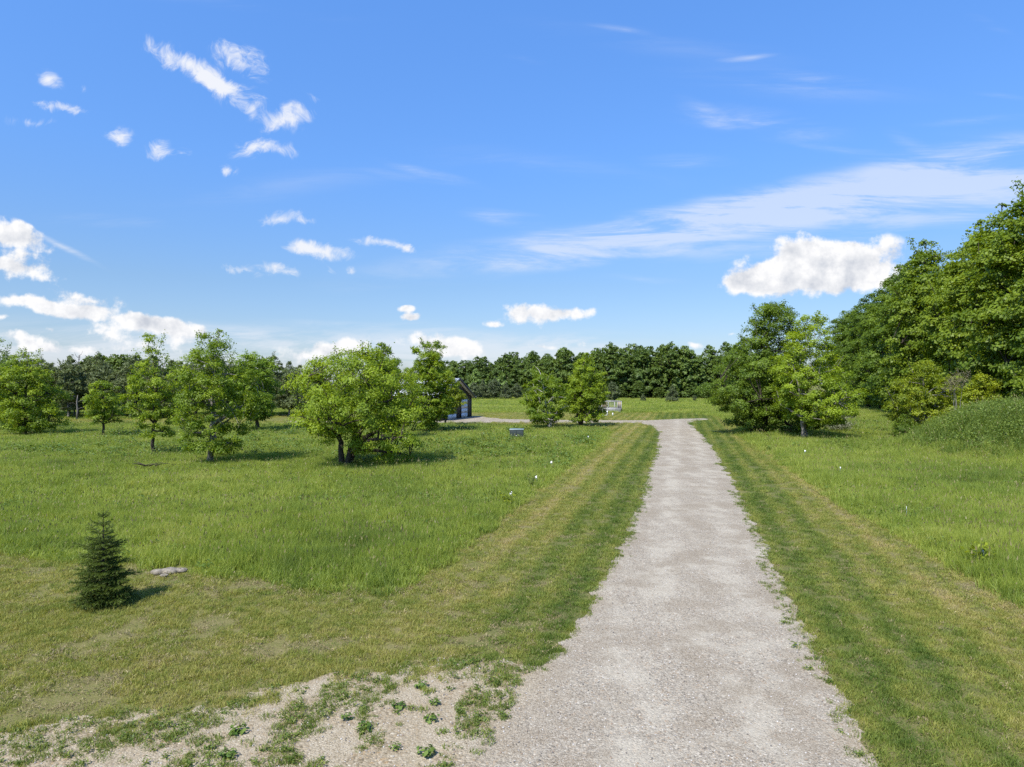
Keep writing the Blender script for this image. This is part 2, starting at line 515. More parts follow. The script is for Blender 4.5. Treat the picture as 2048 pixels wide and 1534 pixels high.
# ------------------------------------------------------------------ grass clumps and scattering
def clump(name, mats, nb, rad, h, w, lean, seed, seeds=0, segs=2):
    rng = np.random.default_rng(seed)
    mb = MB()
    n = nb + seeds
    r = rad * np.sqrt(rng.random(n)); an = rng.random(n) * 2 * pi
    root = np.stack([r * np.cos(an), r * np.sin(an), np.full(n, -.02)], -1)
    H = h * (.55 + .6 * rng.random(n)); H[nb:] = h * (1.15 + .35 * rng.random(seeds))
    la = rng.random(n) * 2 * pi; ll = lean * (.2 + rng.random(n)); ll[nb:] *= .4
    d = np.stack([np.cos(la), np.sin(la), 0 * la], -1)
    fa = rng.random(n) * pi
    b = np.stack([np.cos(fa), np.sin(fa), 0 * fa], -1) * (w * (.6 + .8 * rng.random(n)))[:, None] * .5
    b[nb:] *= .6
    up = np.array([0, 0, 1.])
    mid = root + up * (H * .55)[:, None] + d * (H * ll * .3)[:, None]
    tip = root + up * (H * (1 - .25 * ll))[:, None] + d * (H * ll)[:, None]
    V = np.stack([root - b, root + b, mid + b * .8, mid - b * .8, tip], 1)
    k = np.arange(n)[:, None] * 5
    tone = np.repeat(np.clip(.5 + .22 * rng.standard_normal(n), 0, 1), 5)
    Q = (k + np.array([[0, 1, 2, 3]])); T = (k + np.array([[3, 2, 4]]))
    mb.add(V.reshape(-1, 3)[:nb * 5], Q[:nb], T[:nb], tone[:nb * 5])
    if seeds:
        kk = np.arange(seeds)[:, None] * 5
        mb.add(V.reshape(-1, 3)[nb * 5:], kk + np.array([[0, 1, 2, 3]]), kk + np.array([[3, 2, 4]]), tone[nb * 5:], m=1)
        tp = tip[nb:]
        hw = .010 + .008 * rng.random(seeds); hh = .07 + .06 * rng.random(seeds)
        e = np.stack([np.cos(fa[nb:]), np.sin(fa[nb:]), 0 * fa[nb:]], -1)
        hv = np.stack([tp - up * hh[:, None] * .3, tp + e * hw[:, None], tp + up * hh[:, None] * .7 + d[nb:] * .02, tp - e * hw[:, None]], 1)
        mb.add(hv.reshape(-1, 3), np.arange(seeds)[:, None] * 4 + np.arange(4)[None], tone=np.repeat(rng.random(seeds), 4), m=1)
    return mb.build(name, mats, link=False)


def weed_clump(name, mat, seed, n=26, h=.3, leaf=.07):
    rng = np.random.default_rng(seed); mb = MB()
    c = rng.standard_normal((n, 3)) * [h * .4, h * .4, h * .25] + [0, 0, h * .45]
    c[:, 2] = np.abs(c[:, 2])
    nn = rng.standard_normal((n, 3)) * .5 + [0, 0, 1]
    leaves(mb, rng, c, nn, leaf * (.6 + .8 * rng.random(n)), .6, rng.random(n))
    return mb.build(name, mat, link=False)


def leaves(mb, rng, c, nrm, size, asp, tone, fold=.18, m=0):
    n = len(c)
    nrm = nrm / (np.linalg.norm(nrm, axis=1, keepdims=True) + 1e-9)
    r = rng.standard_normal((n, 3))
    tn = np.cross(nrm, r); tn /= np.linalg.norm(tn, axis=1, keepdims=True) + 1e-9
    bn = np.cross(nrm, tn)
    L = np.asarray(size)[:, None] * .5; W = L * asp
    V = np.stack([c - tn * L, c + bn * W + nrm * L * fold - tn * L * .1, c + tn * L - nrm * L * .25, c - bn * W + nrm * L * fold - tn * L * .1], 1)
    mb.add(V.reshape(-1, 3), np.arange(n)[:, None] * 4 + np.arange(4)[None], tone=np.repeat(tone, 4), m=m)


def scatter(name, pts, scl, tint, sources, label, seed=0, lean=.12):
    """one stuff object: points carrying turned and scaled clumps"""
    rng = np.random.default_rng(seed)
    n = len(pts)
    me = bpy.data.meshes.new(name)
    me.vertices.add(n); me.vertices.foreach_set('co', pts.astype(np.float32).ravel())
    rot = np.stack([rng.normal(0, lean, n), rng.normal(0, lean, n), rng.random(n) * 2 * pi], -1)
    for nm, typ, arr in (('rot', 'FLOAT_VECTOR', rot), ('scl', 'FLOAT_VECTOR', scl)):
        a = me.attributes.new(nm, typ, 'POINT'); a.data.foreach_set('vector', arr.astype(np.float32).ravel())
    a = me.attributes.new('tint', 'FLOAT', 'POINT'); a.data.foreach_set('value', tint.astype(np.float32))
    a = me.attributes.new('pick', 'INT', 'POINT'); a.data.foreach_set('value', rng.integers(0, len(sources), n).astype(np.int32))
    o = bpy.data.objects.new(name, me); C.objects.link(o)
    col = bpy.data.collections.new(name + '_kinds')
    for s in sources:
        col.objects.link(s)
    ng = bpy.data.node_groups.new(name, 'GeometryNodeTree')
    ng.interface.new_socket('Geometry', in_out='INPUT', socket_type='NodeSocketGeometry')
    ng.interface.new_socket('Geometry', in_out='OUTPUT', socket_type='NodeSocketGeometry')
    N = ng.nodes; L = ng.links
    gi = N.new('NodeGroupInput'); go = N.new('NodeGroupOutput')
    ip = N.new('GeometryNodeInstanceOnPoints')
    ci = N.new('GeometryNodeCollectionInfo'); ci.inputs['Collection'].default_value = col
    ci.inputs['Separate Children'].default_value = True; ci.inputs['Reset Children'].default_value = True
    L.new(gi.outputs[0], ip.inputs['Points']); L.new(ci.outputs[0], ip.inputs['Instance'])
    ip.inputs['Pick Instance'].default_value = True

    def na(nm, typ):
        q = N.new('GeometryNodeInputNamedAttribute'); q.data_type = typ; q.inputs['Name'].default_value = nm
        return q.outputs['Attribute']
    er = N.new('FunctionNodeEulerToRotation'); L.new(na('rot', 'FLOAT_VECTOR'), er.inputs[0])
    L.new(er.outputs[0], ip.inputs['Rotation'])
    L.new(na('scl', 'FLOAT_VECTOR'), ip.inputs['Scale']); L.new(na('pick', 'INT'), ip.inputs['Instance Index'])
    L.new(ip.outputs[0], go.inputs[0])
    md = o.modifiers.new('scatter', 'NODES'); md.node_group = ng
    tag(o, label, kind='stuff')
    return o


def wedge_points(rng, d0, d1, per, left=-.86, right=.86):
    """even random points in the part of the place the photo looks at, d0..d1 metres off"""
    area = (d1 * d1 - d0 * d0) * .5 * (right - left)
    n = int(area * per)
    d = np.sqrt(d0 * d0 + rng.random(n) * (d1 * d1 - d0 * d0))
    return d * (left + rng.random(n) * (right - left)), d


BANDS = [(9, 24, 28, 1.0), (24, 40, 12, 1.3), (40, 70, 5.5, 1.75), (70, 120, 1.6, 2.6), (120, 215, .45, 4.5)]
rng = np.random.default_rng(7)
PX, PY, PS = [], [], []
for d0, d1, per, s in BANDS:
    x, y = wedge_points(rng, d0, d1, per)
    PX.append(x); PY.append(y); PS.append(np.full(len(x), s))
PX = np.concatenate(PX); PY = np.concatenate(PY); PS = np.concatenate(PS)
ft = f_tall(PX, PY); fg = f_gravel(PX, PY); mz = mound_z(PX, PY)
st_d = np.hypot((PX - at(335, 15.75)) / 1.0, (PY - 15.75) / .8)
k = (st_d > .62) & (ft < -.12) & (fg > .1) & (mz < 1.0 + 1.2 * (fbm(PX * .5, PY * .5, 73) - .5)) & ~((PX > -30) & (PX < -2) & (PY > 79) & (PY < 97) & (PX < -8 + (PY - 80) * .3))
patch = fbm(PX * .22, PY * .22, 41)
hvar = .25 + 1.0 * fbm(PX * .4, PY * .4, 43) + .5 * fbm(PX * 1.7, PY * 1.7, 44)
pts = np.stack([PX, PY, ground_z(PX, PY)], -1)[k]
hgt = np.where(PX > 8, .40, .33)[k] * hvar[k] * np.clip(1.15 - PY[k] * .0012, .8, 1.2)
hgt *= sstep(-.1, 1.0, -ft[k]) * .6 + .4
scl = np.stack([PS[k] ** .85, PS[k] ** .85, hgt / .4], -1)
meadow_src = [clump('meadow_tuft', [M['meadow_blade'], M['seed_head']], 70, .23, .40, .011, .42, 100 + i, seeds=(0, 1, 0, 1)[i]) for i in range(4)]
scatter('meadow_grass', pts, scl, np.clip(patch[k] + rng.normal(0, .18, k.sum()), 0, 1), meadow_src, 'tall uncut meadow grass on both sides of the mown strips', 1)

# leafy weeds among the tall grass
rngw = np.random.default_rng(71)
xw, yw = wedge_points(rngw, 12, 75, 1.6)
kw_ = (f_tall(xw, yw) < -.4) & (f_gravel(xw, yw) > .4) & (mound_z(xw, yw) < .3) & (fbm(xw * .16, yw * .16, 72) + .35 * rngw.random(len(xw)) > .74)
nw = int(kw_.sum())
sw = (.7 + .7 * rngw.random(nw)) * np.clip(yw[kw_] / 30, .8, 1.6)
scatter('meadow_weeds', np.stack([xw, yw, 0 * xw + .08], -1)[kw_], np.stack([sw, sw, .8 * sw], -1), rngw.random(nw), [weed_clump('leafy_weed', M['weed_leaf'], 430 + i, 34, .34, .085) for i in range(3)], 'leafy weeds standing among the tall meadow grass', 6, .15)

# mown grass
rng = np.random.default_rng(8)
PX, PY, PS = [], [], []
for d0, d1, per, s in [(5.5, 14, 60, 1.0), (14, 26, 30, 1.3), (26, 50, 12, 1.9), (50, 110, 2.5, 3.2)]:
    x, y = wedge_points(rng, d0, d1, per)
    PX.append(x); PY.append(y); PS.append(np.full(len(x), s))
PX = np.concatenate(PX); PY = np.concatenate(PY); PS = np.concatenate(PS)
ft = f_tall(PX, PY); fg = f_gravel(PX, PY)
thin = fbm(PX * 1.3, PY * 1.3, 55)
sp = np.exp(-((PX + 6.0) / 2.2) ** 2 - ((PY - 12.9) / .55) ** 2)   # worn patch behind the spruce
worn = sstep(.50, .64, fbm(PX * .5, PY * .8, 91)) * (PX < 1) * (PY < 16.5)
fgn = fg + (fbm(PX * 2.1, PY * 2.1, 58) - .5) * 1.3 * (f_main(PX, PY) > .35)
k = (ft > -.35) & ((fgn > -.05) | ((fgn > -.7) & (rng.random(len(PX)) < .3))) & ((fg > -.02) | (f_main(PX, PY) > .35)) & (thin > .10 + .35 * sp + .36 * worn) & ~((PX < -4.6) & (PY > 79.5) & (PY < 97) & (PX > -30) & (PX < -8 + (PY - 80) * .3))
pts = np.stack([PX, PY, ground_z(PX, PY)], -1)[k]
hv = (.85 + .45 * fbm(PX * 1.1, PY * 1.1, 57))[k] * (1 + .8 * np.exp(-(fg[k] / .25) ** 2) * 0)
scl = np.stack([PS[k] ** .9, PS[k] ** .9, hv * np.clip(PS[k] ** .25, 1, 1.4)], -1)
lawn_src = [clump('lawn_tuft', [M['lawn_blade']], 90, .15, .075, .008, .9, 200 + i) for i in range(4)]
scatter('mown_grass', pts, scl, np.clip(.5 + rng.normal(0, .25, k.sum()), 0, 1), lawn_src, 'short mown grass beside the gravel driveway', 2, .2)

# dry thatch and clippings, thick where the turf is worn
rngt = np.random.default_rng(81)
xt, yt = wedge_points(rngt, 5.5, 26, 45)
wt = sstep(.46, .60, fbm(xt * .5, yt * .8, 91)) * (xt < 1) * (yt < 16.5) + sstep(.55, .3, fbm(xt * 1.3, yt * 1.3, 55)) * .25
edge_ = np.exp(-(f_tall(xt, yt) / .45) ** 2) * .55
kt = (f_tall(xt, yt) > -.2) & (f_gravel(xt, yt) > .05) & (rngt.random(len(xt)) < .10 + .8 * wt + edge_)
nt_ = int(kt.sum())
st_ = .8 + .6 * rngt.random(nt_)
scatter('dry_thatch', np.stack([xt, yt, 0 * xt], -1)[kt], np.stack([st_, st_, .6 + .6 * rngt.random(nt_)], -1), rngt.random(nt_), [clump('thatch_tuft', [M['thatch']], 60, .14, .04, .008, 1.6, 340 + i) for i in range(3)] + [clump('sparse_tuft', [M['tuft_blade']], 30, .13, .05, .008, 1.2, 350)], 'dry straw coloured thatch lying in the mown grass', 8, .3)

# tufts on the sandy apron and along the road edge
rng = np.random.default_rng(9)
x = rng.uniform(-9, 9, 90000); y = rng.uniform(5, 30, 90000)
fg = f_gravel(x, y); fm = f_main(x, y)
cl = fbm(x * .9, y * .9, 61) * .7 + fbm(x * 3.5, y * 3.5, 62) * .3
ap = (fg < 0) & (fm > .25)
top = np.interp(x, [-9, -6.5, -3.67, -.62, .8, 1.5], [8.2, 8.6, 9.5, 11.1, 10.3, 12.5]) - y
thr = np.interp(top, [0, .6, 1.6, 3], [.475, .52, .55, .57]) - .3 * np.exp(-((x + .45) / .32) ** 2 - ((y - 8.9) / .5) ** 2) - .32 * np.exp(-((x - .15) / .45) ** 2 - ((y - 10.5) / .6) ** 2) - .1 * np.exp(-((x + 4.9) / .8) ** 2 - ((y - 8.6) / .4) ** 2)
k = (ap & (cl > thr) & (rng.random(len(x)) < .75)) | ((fg > -.28 * cl ** .5 * (x > 3) - .12) & (fg < .1) & (fm > -.45) & (cl > .43) & (rng.random(len(x)) < .22)) | (ap & (rng.random(len(x)) < .035 + .06 * sstep(1.6, .2, top)))
pts = np.stack([x, y, .01 + 0 * x], -1)[k]
s = .35 + .8 * rng.random(k.sum())
scl = np.stack([s, s, s * (.5 + .8 * rng.random(k.sum()))], -1)
tuft_src = [clump('edge_tuft', [M['tuft_blade']], 45, .10, .085, .009, 1.0, 300 + i) for i in range(3)] + [clump('dry_tuft', [M['thatch']], 40, .12, .05, .008, 1.4, 310)] + [weed_clump('clover_tuft', M['tuft_blade'], 320 + i, 30, .09, .035) for i in range(2)]
scatter('sand_weeds', pts, scl, rng.random(k.sum()), tuft_src, 'patchy grass and low weeds on the sandy gravel apron', 3, .25)

# loose stones on the gravel
rng = np.random.default_rng(10)
x = rng.uniform(-9, 9, 42000); y = 5.5 + 16 * rng.random(42000) ** 1.5
k = f_gravel(x, y) < .02
x = x[k]; y = y[k]
pts = np.stack([x, y, .012 + 0 * x], -1)
s = .32 + rng.random(len(x)) ** 3 * 1.0
gsrc = []
for i, c in enumerate([(.36, .335, .30), (.26, .23, .20), (.12, .11, .10), (.42, .40, .37), (.24, .18, .13)]):
    mm = plain_mat('pebble_tone_%d' % i, c, .9, .2, .1, 30)
    mbp = MB()
    r = np.random.default_rng(i)
    an = np.linspace(0, 2 * pi, 6, endpoint=False)
    ring = np.stack([np.cos(an), np.sin(an), 0 * an], -1) * (.8 + .4 * r.random((6, 1))) * .011
    V = np.vstack([ring + [0, 0, .002], ring * .6 + [0, 0, .010]])
    j = np.arange(6); kx = (j + 1) % 6
    mbp.add(V, np.stack([j, kx, kx + 6, j + 6], -1), [(6, 7, 8), (6, 8, 9), (6, 9, 10), (6, 10, 11)])
    gsrc.append(mbp.build('pebble', mm, link=False))
scatter('loose_gravel', pts, np.stack([s, s, s], -1), rng.random(len(x)), gsrc, 'loose stones lying on the driveway', 4, .3)

# mound cover
rng = np.random.default_rng(11)
x = rng.uniform(14, 50, 60000); y = rng.uniform(25, 56, 60000)
z = mound_z(x, y)
k = (z > .35) & (rng.random(len(x)) < .36 * sstep(.3, 1.1, z + (fbm(x * .5, y * .5, 73) - .5) * 1.2))
pts = np.stack([x, y, z - .03], -1)[k]
s = 1.1 + .5 * rng.random(k.sum())
pt = fbm(x * .35, y * .35, 71)[k]
scl = np.stack([s, s, (.7 + .8 * pt) * 1.25], -1)
mound_src = [clump('mound_tuft', [M['mound_blade'], M['seed_head']], 60, .25, .42, .016, .8, 400 + i, seeds=(0, 1, 0)[i]) for i in range(3)] + [clump('mound_tuft', [M['mound_blade']], 70, .25, .5, .012, .5, 410), weed_clump('mound_weed', M['mound_blade'], 421, 46, .62, .08), weed_clump('mound_weed', M['mound_blade'], 420, 40, .5, .07)]
scatter('mound_grass', pts, scl, pt, mound_src, 'rank grass and weeds covering the earth mound', 5, .25)


# ------------------------------------------------------------------ trees
def bez(a, b, c, n):
    t = np.linspace(0, 1, n)[:, None]
    return (1 - t) ** 2 * a + 2 * t * (1 - t) * b + t * t * c


def tree_geo(seed, env, ncl=70, nleaf=16000, leaf=.10, asp=.62, clr=.6, flat=.66, stems=1, r0=.11, lean=0., fork=.3, shell=.45, dscale=1.0,
             sprigs=10, up=.65, needle=False, nlimb=9, under=0., fill=.07, droop=.3):
    """env: (z, left, right) rows from the top down, metres from the foot. Returns (wood, foliage) builders."""
    rng = np.random.default_rng(seed)
    E = np.array(sorted(env), float)
    zmin, zmax = E[0, 0], E[-1, 0]

    def ext(z):
        l = np.interp(z, E[:, 0], E[:, 1]); r = np.interp(z, E[:, 0], E[:, 2])
        return (l + r) / 2, (r - l) / 2
    zz = np.linspace(zmin, zmax, 200); _, rr = ext(zz)
    cdf = np.cumsum(rr ** 1.5 + .02 * rr.max()); cdf /= cdf[-1]
    cl = np.zeros((0, 3)); crad = []
    for i in range(ncl):
        m_ = 8
        z = np.interp(rng.random(m_), cdf, zz)
        cx, rx = ext(z)
        ph = rng.random(m_) * 2 * pi
        cr = clr * (.65 + .7 * rng.random())
        rad = rng.random(m_) ** (shell * .8) * (.66 + .62 * vnoise(ph * 1.1 + seed, z * .6 / clr, seed))
        q = np.maximum(rx - cr * .65, rx * .25)
        P = np.stack([cx + q * rad * np.cos(ph), q * rad * np.sin(ph) * dscale, np.clip(z, zmin + cr * flat * .7, zmax - cr * flat * .6)], -1)
        if len(cl):
            dd = np.linalg.norm(P[:, None] - cl[None], axis=2).min(1)
            if under:
                dd = np.where((P[:, 2] < under) & ((np.hypot(P[:, 0], P[:, 1]) < .3 * rx.max()) | (P[:, 1] < -.55 * rx.max())), dd * .02, dd)
            b = np.argmax(dd)
        else:
            b = 0
        cl = np.vstack([cl, P[b]]); crad.append(min(cr, max(.5 * cr, rx[b] * .8)))
    crad = np.array(crad)
    wood, fol = MB(), MB()
    # stems
    nodes = []
    H = zmax
    tops = []
    for s_ in range(stems):
        tz = H * rng.uniform(.72, .9) if stems == 1 else H * rng.uniform(.6, .88)
        cx, rx = ext(tz)
        cxm, rxm = ext(H * .5)
        a_ = (s_ + rng.random() * .6) * 2 * pi / stems
        off = 0 if stems == 1 else .55
        tp = np.array([cx + rxm * off * cos(a_), rxm * off * sin(a_) * dscale, tz])
        base = np.array([0 if stems == 1 else r0 * .55 * cos(a_), 0 if stems == 1 else r0 * .55 * sin(a_), -.08])
        mid = np.array([base[0] * .6 + tp[0] * .4 * (.45 if stems == 1 else .8) + lean, tp[1] * (.2 if stems == 1 else .35), tz * .45])
        P = bez(base, mid, tp, 14)
        P[1:-1] += rng.normal(0, H * .006, (12, 3)) * [1, 1, 0]
        rs = r0 / sqrt(stems) ** .7
        rad = rs * (1 - np.linspace(0, 1, 14)) ** .75 + rs * .08
        rad[0] *= 1.45; rad[1] *= 1.08
        wood.tube(P, rad, 8)
        tops.append((P, rad))
        nodes += [(P[i_], rad[i_], 0) for i_ in range(3, 14)]
    # limbs
    idx = [int(np.argmax(cl[:, 2]))]
    for _ in range(min(nlimb, ncl) - 1):
        d = np.linalg.norm(cl[:, None] - cl[idx][None], axis=2).min(1)
        idx.append(int(np.argmax(d)))
    stem_nodes = list(nodes)
    done = set(idx)
    for i_ in idx:
        T = cl[i_]
        best = None
        for (p, r, _) in stem_nodes:
            dh = np.hypot(*(T - p)[:2]); dz = T[2] - p[2]
            cost = abs(dz - dh * up) + .35 * dh + (3 if p[2] < fork * H * .6 else 0)
            if best is None or cost < best[0]:
                best = (cost, p, r)
        _, p, r = best
        m_ = (p + T) / 2 + np.array([0, 0, .12 * np.linalg.norm(T - p)]) + rng.normal(0, .05, 3) * np.linalg.norm(T - p)
        P = bez(p, m_, T, 9); P[1:-1] += rng.normal(0, .012, (7, 3)) * np.linalg.norm(T - p)
        rl = min(r * .72, r0 * .55)
        rad = rl * (1 - np.linspace(0, 1, 9)) ** .8 + .012 * r0 / .1
        wood.tube(P, rad, 6, cap=False)
        nodes += [(P[j], rad[j], 1) for j in range(2, 9)]
    NP = np.array([q[0] for q in nodes]); NR = np.array([q[1] for q in nodes])
    for i_ in range(ncl):
        if i_ in done:
            continue
        T = cl[i_]
        D = T - NP
        c_ = np.linalg.norm(D, axis=1) + np.maximum(0, -D[:, 2]) * 1.2
        j = int(np.argmin(c_))
        p = NP[j]; ln_ = np.linalg.norm(T - p)
        P = bez(p, (p + T) / 2 + np.array([0, 0, .1 * ln_]) + rng.normal(0, .08, 3) * ln_, T, 6)
        rl = min(NR[j] * .6, r0 * .25)
        wood.tube(P, rl * (1 - np.linspace(0, 1, 6)) ** .8 + .006 * r0 / .1, 5, cap=False)
    # foliage clusters: layered sprays that droop at the rim
    w = crad ** 2; w = w / w.sum()
    cnt = rng.poisson(w * nleaf)
    cen = np.array([*ext(H * .55)][:1] + [0, H * .5])
    ci_ = np.repeat(np.arange(ncl), cnt); N = len(ci_)
    g_ = rng.standard_normal((N, 3)); g_ /= np.linalg.norm(g_, axis=1, keepdims=True)
    g_ *= (rng.random(N) ** .5)[:, None]
    # sub-sprays inside each cluster
    ns = 7
    sub = rng.standard_normal((ncl, ns, 3)); sub /= np.linalg.norm(sub, axis=2, keepdims=True)
    sub[:, :, 2] = sub[:, :, 2] * .7 + .1
    si = rng.integers(0, ns, N)
    loc = sub[ci_, si] * .62 + g_ * .5
    r_ = crad[ci_][:, None]
    P = cl[ci_] + loc * r_ * np.array([1, 1, flat])
    hd = np.hypot(loc[:, 0], loc[:, 1])
    P[:, 2] -= droop * r_[:, 0] * hd ** 2 * .6
    outw = P - cen; outw /= np.linalg.norm(outw, axis=1, keepdims=True) + 1e-9
    nm = np.array([0, 0, .5]) + outw * .3 + loc * np.array([.9, .9, .7]) + rng.standard_normal((N, 3)) * .36
    nf = int(N * fill)
    if nf:
        zf = zmin + (zmax - zmin) * (.12 + .84 * rng.random(nf)); cxf, rxf = ext(zf)
        phf = rng.random(nf) * 2 * pi; rf = rng.random(nf) ** .5 * .86 * rxf * (.8 + .3 * vnoise(phf * 1.3, zf * 2., seed + 3))
        P[:nf] = np.where((zf > under)[:, None], np.stack([cxf + rf * np.cos(phf), rf * np.sin(phf) * dscale, zf], -1), P[:nf])
    ctone = rng.random(ncl)[ci_] * .45 + rng.random((ncl, ns))[ci_, si] * .25
    tone = np.clip(ctone + rng.random(N) * .4 - .05, 0, 1)
    if needle:
        nm = rng.standard_normal((N, 3))
    leaves(fol, rng, P, nm, leaf * (.7 + .6 * rng.random(N)), asp, tone)
    # loose sprigs breaking the outline
    if sprigs:
        n = sprigs
        z = np.interp(1 - rng.random(n) ** 1.3 * .8, cdf, zz)
        cx, rx = ext(z); ph = rng.random(n) * 2 * pi
        S = np.stack([cx + rx * .8 * np.cos(ph), rx * .8 * dscale * np.sin(ph), z - .2 * clr], -1)
        dr = np.stack([np.cos(ph) * .5, np.sin(ph) * .5, .5 + .7 * rng.random(n)], -1)
        ln_ = clr * (.5 + .6 * rng.random(n))
        for q in range(n):
            e = S[q] + dr[q] * ln_[q]
            wood.tube(bez(S[q] - dr[q] * ln_[q] * .8, S[q], e, 4), [.014 * r0 / .1, .01 * r0 / .1, .008 * r0 / .1, .005 * r0 / .1], 4, cap=False)
            k_ = max(10, int(nleaf / ncl * .22))
            tt = rng.random(k_)[:, None]
            PP = S[q] + dr[q] * ln_[q] * (tt * 1.25 - .2) + rng.standard_normal((k_, 3)) * clr * .16
            leaves(fol, rng, PP, np.array([0, 0, .7]) + rng.standard_normal((k_, 3)) * .6, leaf * (.6 + .6 * rng.random(k_)), asp, np.clip(rng.random(k_) * .7 + .1, 0, 1))
    return wood, fol


def near_tree(name, label, px, d, rows, leafm, barkm='bark_dark', cat='tree', group=None, rz=0, **kw):
    X = at(px, d)
    env = [(hz(py, d), at(a_, d) - X, at(b_, d) - X) for py, a_, b_ in rows]
    if 'clr' not in kw:
        kw['clr'] = .15 * max(e[2] - e[1] for e in env)
    w, f = tree_geo(env=env, **kw)
    root = empty(name, (X, d, ground_z(X, d)))
    tag(root, label, cat, group)
    w.build('trunk', M[barkm], root, smooth=True)
    f.build('crown', M[leafm], root)
    return root


near_tree('leafy_tree', 'broad low spreading tree with crooked forked trunk, the widest in the left meadow', 690, 35.7,
          [(690, 722, 748), (700, 695, 772), (715, 640, 800), (740, 588, 832), (765, 564, 848), (800, 562, 862), (835, 575, 868), (868, 615, 868),
           (885, 665, 868), (905, 700, 866), (926, 730, 858)], 'leaf_bright', seed=11, ncl=150, nleaf=44000, leaf=0.107, clr=.72, stems=3, r0=.23, shell=.42, sprigs=30, nlimb=16, up=.35, fork=.15, under=1.75)
near_tree('leafy_tree', 'tall full oval tree with visible grey trunk, left of the broad spreading tree', 421, 36.8,
          [(655, 425, 442), (665, 405, 465), (690, 385, 480), (710, 370, 492), (740, 345, 512), (780, 335, 526), (830, 338, 526), (870, 352, 512),
           (895, 372, 498), (910, 405, 485)], 'leaf_bright', 'bark_grey', seed=12, ncl=88, nleaf=31000, leaf=0.103, clr=.6, stems=1, r0=.15, shell=.45, sprigs=30, nlimb=14, up=.55, under=1.6)
near_tree('leafy_tree', 'slender airy tree with sparse wispy top and thin dark trunk', 307, 41.4,
          [(667, 280, 330), (690, 283, 332), (710, 275, 342), (740, 265, 352), (780, 248, 360), (830, 246, 360), (858, 265, 348), (878, 285, 340)],
          'leaf_bright', seed=13, ncl=54, nleaf=12500, leaf=0.107, clr=.48, stems=1, r0=.10, shell=.5, sprigs=30, up=.7, under=2.2)
near_tree('leafy_tree', 'small young tree with thin leaning trunk standing before the pines', 205, 55,
          [(757, 195, 215), (775, 177, 235), (800, 164, 245), (830, 166, 247), (848, 182, 232)], 'leaf_bright', seed=14, ncl=50, nleaf=8500, leaf=0.129, clr=.5, r0=.10, sprigs=6, lean=.2)
near_tree('leafy_tree', 'rounded bushy tree with short trunk near the left edge of the meadow', 50, 57,
          [(697, 42, 62), (715, 22, 85), (745, 4, 106), (780, -8, 121), (820, -12, 127), (850, -5, 120), (864, 10, 85)], 'leaf_bright', seed=15, ncl=110, nleaf=24000, leaf=0.138, clr=.68, r0=.17, sprigs=12, fork=.1)
near_tree('leafy_tree', 'tall mid green tree cut off by the left edge of the frame', -24, 63,
          [(672, -20, 8), (700, -50, 16), (740, -70, 22), (800, -80, 26), (850, -70, 16)], 'leaf_mid', seed=16, ncl=55, nleaf=12000, leaf=0.146, clr=.75, r0=.15, sprigs=10)
near_tree('leafy_tree', 'darker green dense tree behind the tall oval tree', 515, 62,
          [(704, 488, 512), (720, 468, 542), (750, 450, 557), (790, 450, 562), (825, 468, 556), (842, 490, 535)], 'leaf_mid', seed=17, ncl=95, nleaf=21000, leaf=0.155, clr=.72, r0=.16, sprigs=10)
near_tree('leafy_tree', 'dark pointed tree rising behind the broad spreading tree', 768, 52,
          [(682, 755, 768), (700, 742, 786), (720, 732, 800), (760, 727, 808), (820, 730, 805)], 'leaf_deep', seed=18, ncl=60, nleaf=16000, leaf=0.138, clr=.6, r0=.14, sprigs=8)
near_tree('leafy_tree', 'light green upright tree right behind the broad spreading tree', 849, 60,
          [(683, 842, 886), (696, 824, 898), (722, 822, 894), (750, 802, 908), (800, 800, 910), (840, 812, 900), (858, 838, 872)], 'leaf_bright', seed=119, ncl=110, nleaf=36000, leaf=0.138, clr=.62, r0=.13, sprigs=16)
near_tree('leafy_tree', 'yellow green small tree partly hiding the barn', 891, 72,
          [(738, 880, 900), (760, 868, 918), (785, 862, 932), (808, 864, 931), (828, 872, 912)], 'leaf_yellow', seed=20, ncl=60, nleaf=12000, leaf=0.146, clr=.6, r0=.11, sprigs=6)
near_tree('leafy_tree', 'v shaped three stemmed tree behind the green utility box', 1100, 65.5,
          [(728, 1066, 1078), (745, 1056, 1088), (760, 1050, 1128), (790, 1043, 1146), (820, 1045, 1142), (840, 1054, 1122), (848, 1065, 1105)], 'leaf_bright', 'bark_pale', seed=21,
          ncl=85, nleaf=17000, leaf=0.146, clr=.58, under=1.3, stems=3, r0=.13, sprigs=10, fork=.12)
near_tree('leafy_tree', 'many stemmed clump tree with a pointed top beside the v shaped one', 1160, 70.5,
          [(702, 1169, 1181), (720, 1155, 1192), (740, 1132, 1205), (770, 1120, 1218), (800, 1117, 1223), (825, 1120, 1216), (844, 1128, 1204)], 'leaf_bright', seed=22,
          ncl=105, nleaf=24000, leaf=0.155, clr=.66, stems=5, r0=.17, sprigs=12, fork=.12)
near_tree('leafy_tree', 'tallest dark green tree right of the driveway, foliage to the ground', 1530, 59,
          [(595, 1530, 1552), (620, 1497, 1590), (650, 1480, 1596), (690, 1456, 1612), (740, 1430, 1622), (780, 1412, 1622), (810, 1428, 1622), (840, 1450, 1620), (862, 1462, 1600),
           (876, 1480, 1580)], 'leaf_deep', seed=23, ncl=200, nleaf=80000, leaf=0.145, clr=.85, r0=.25, shell=.42, sprigs=24, fork=.05, nlimb=16)
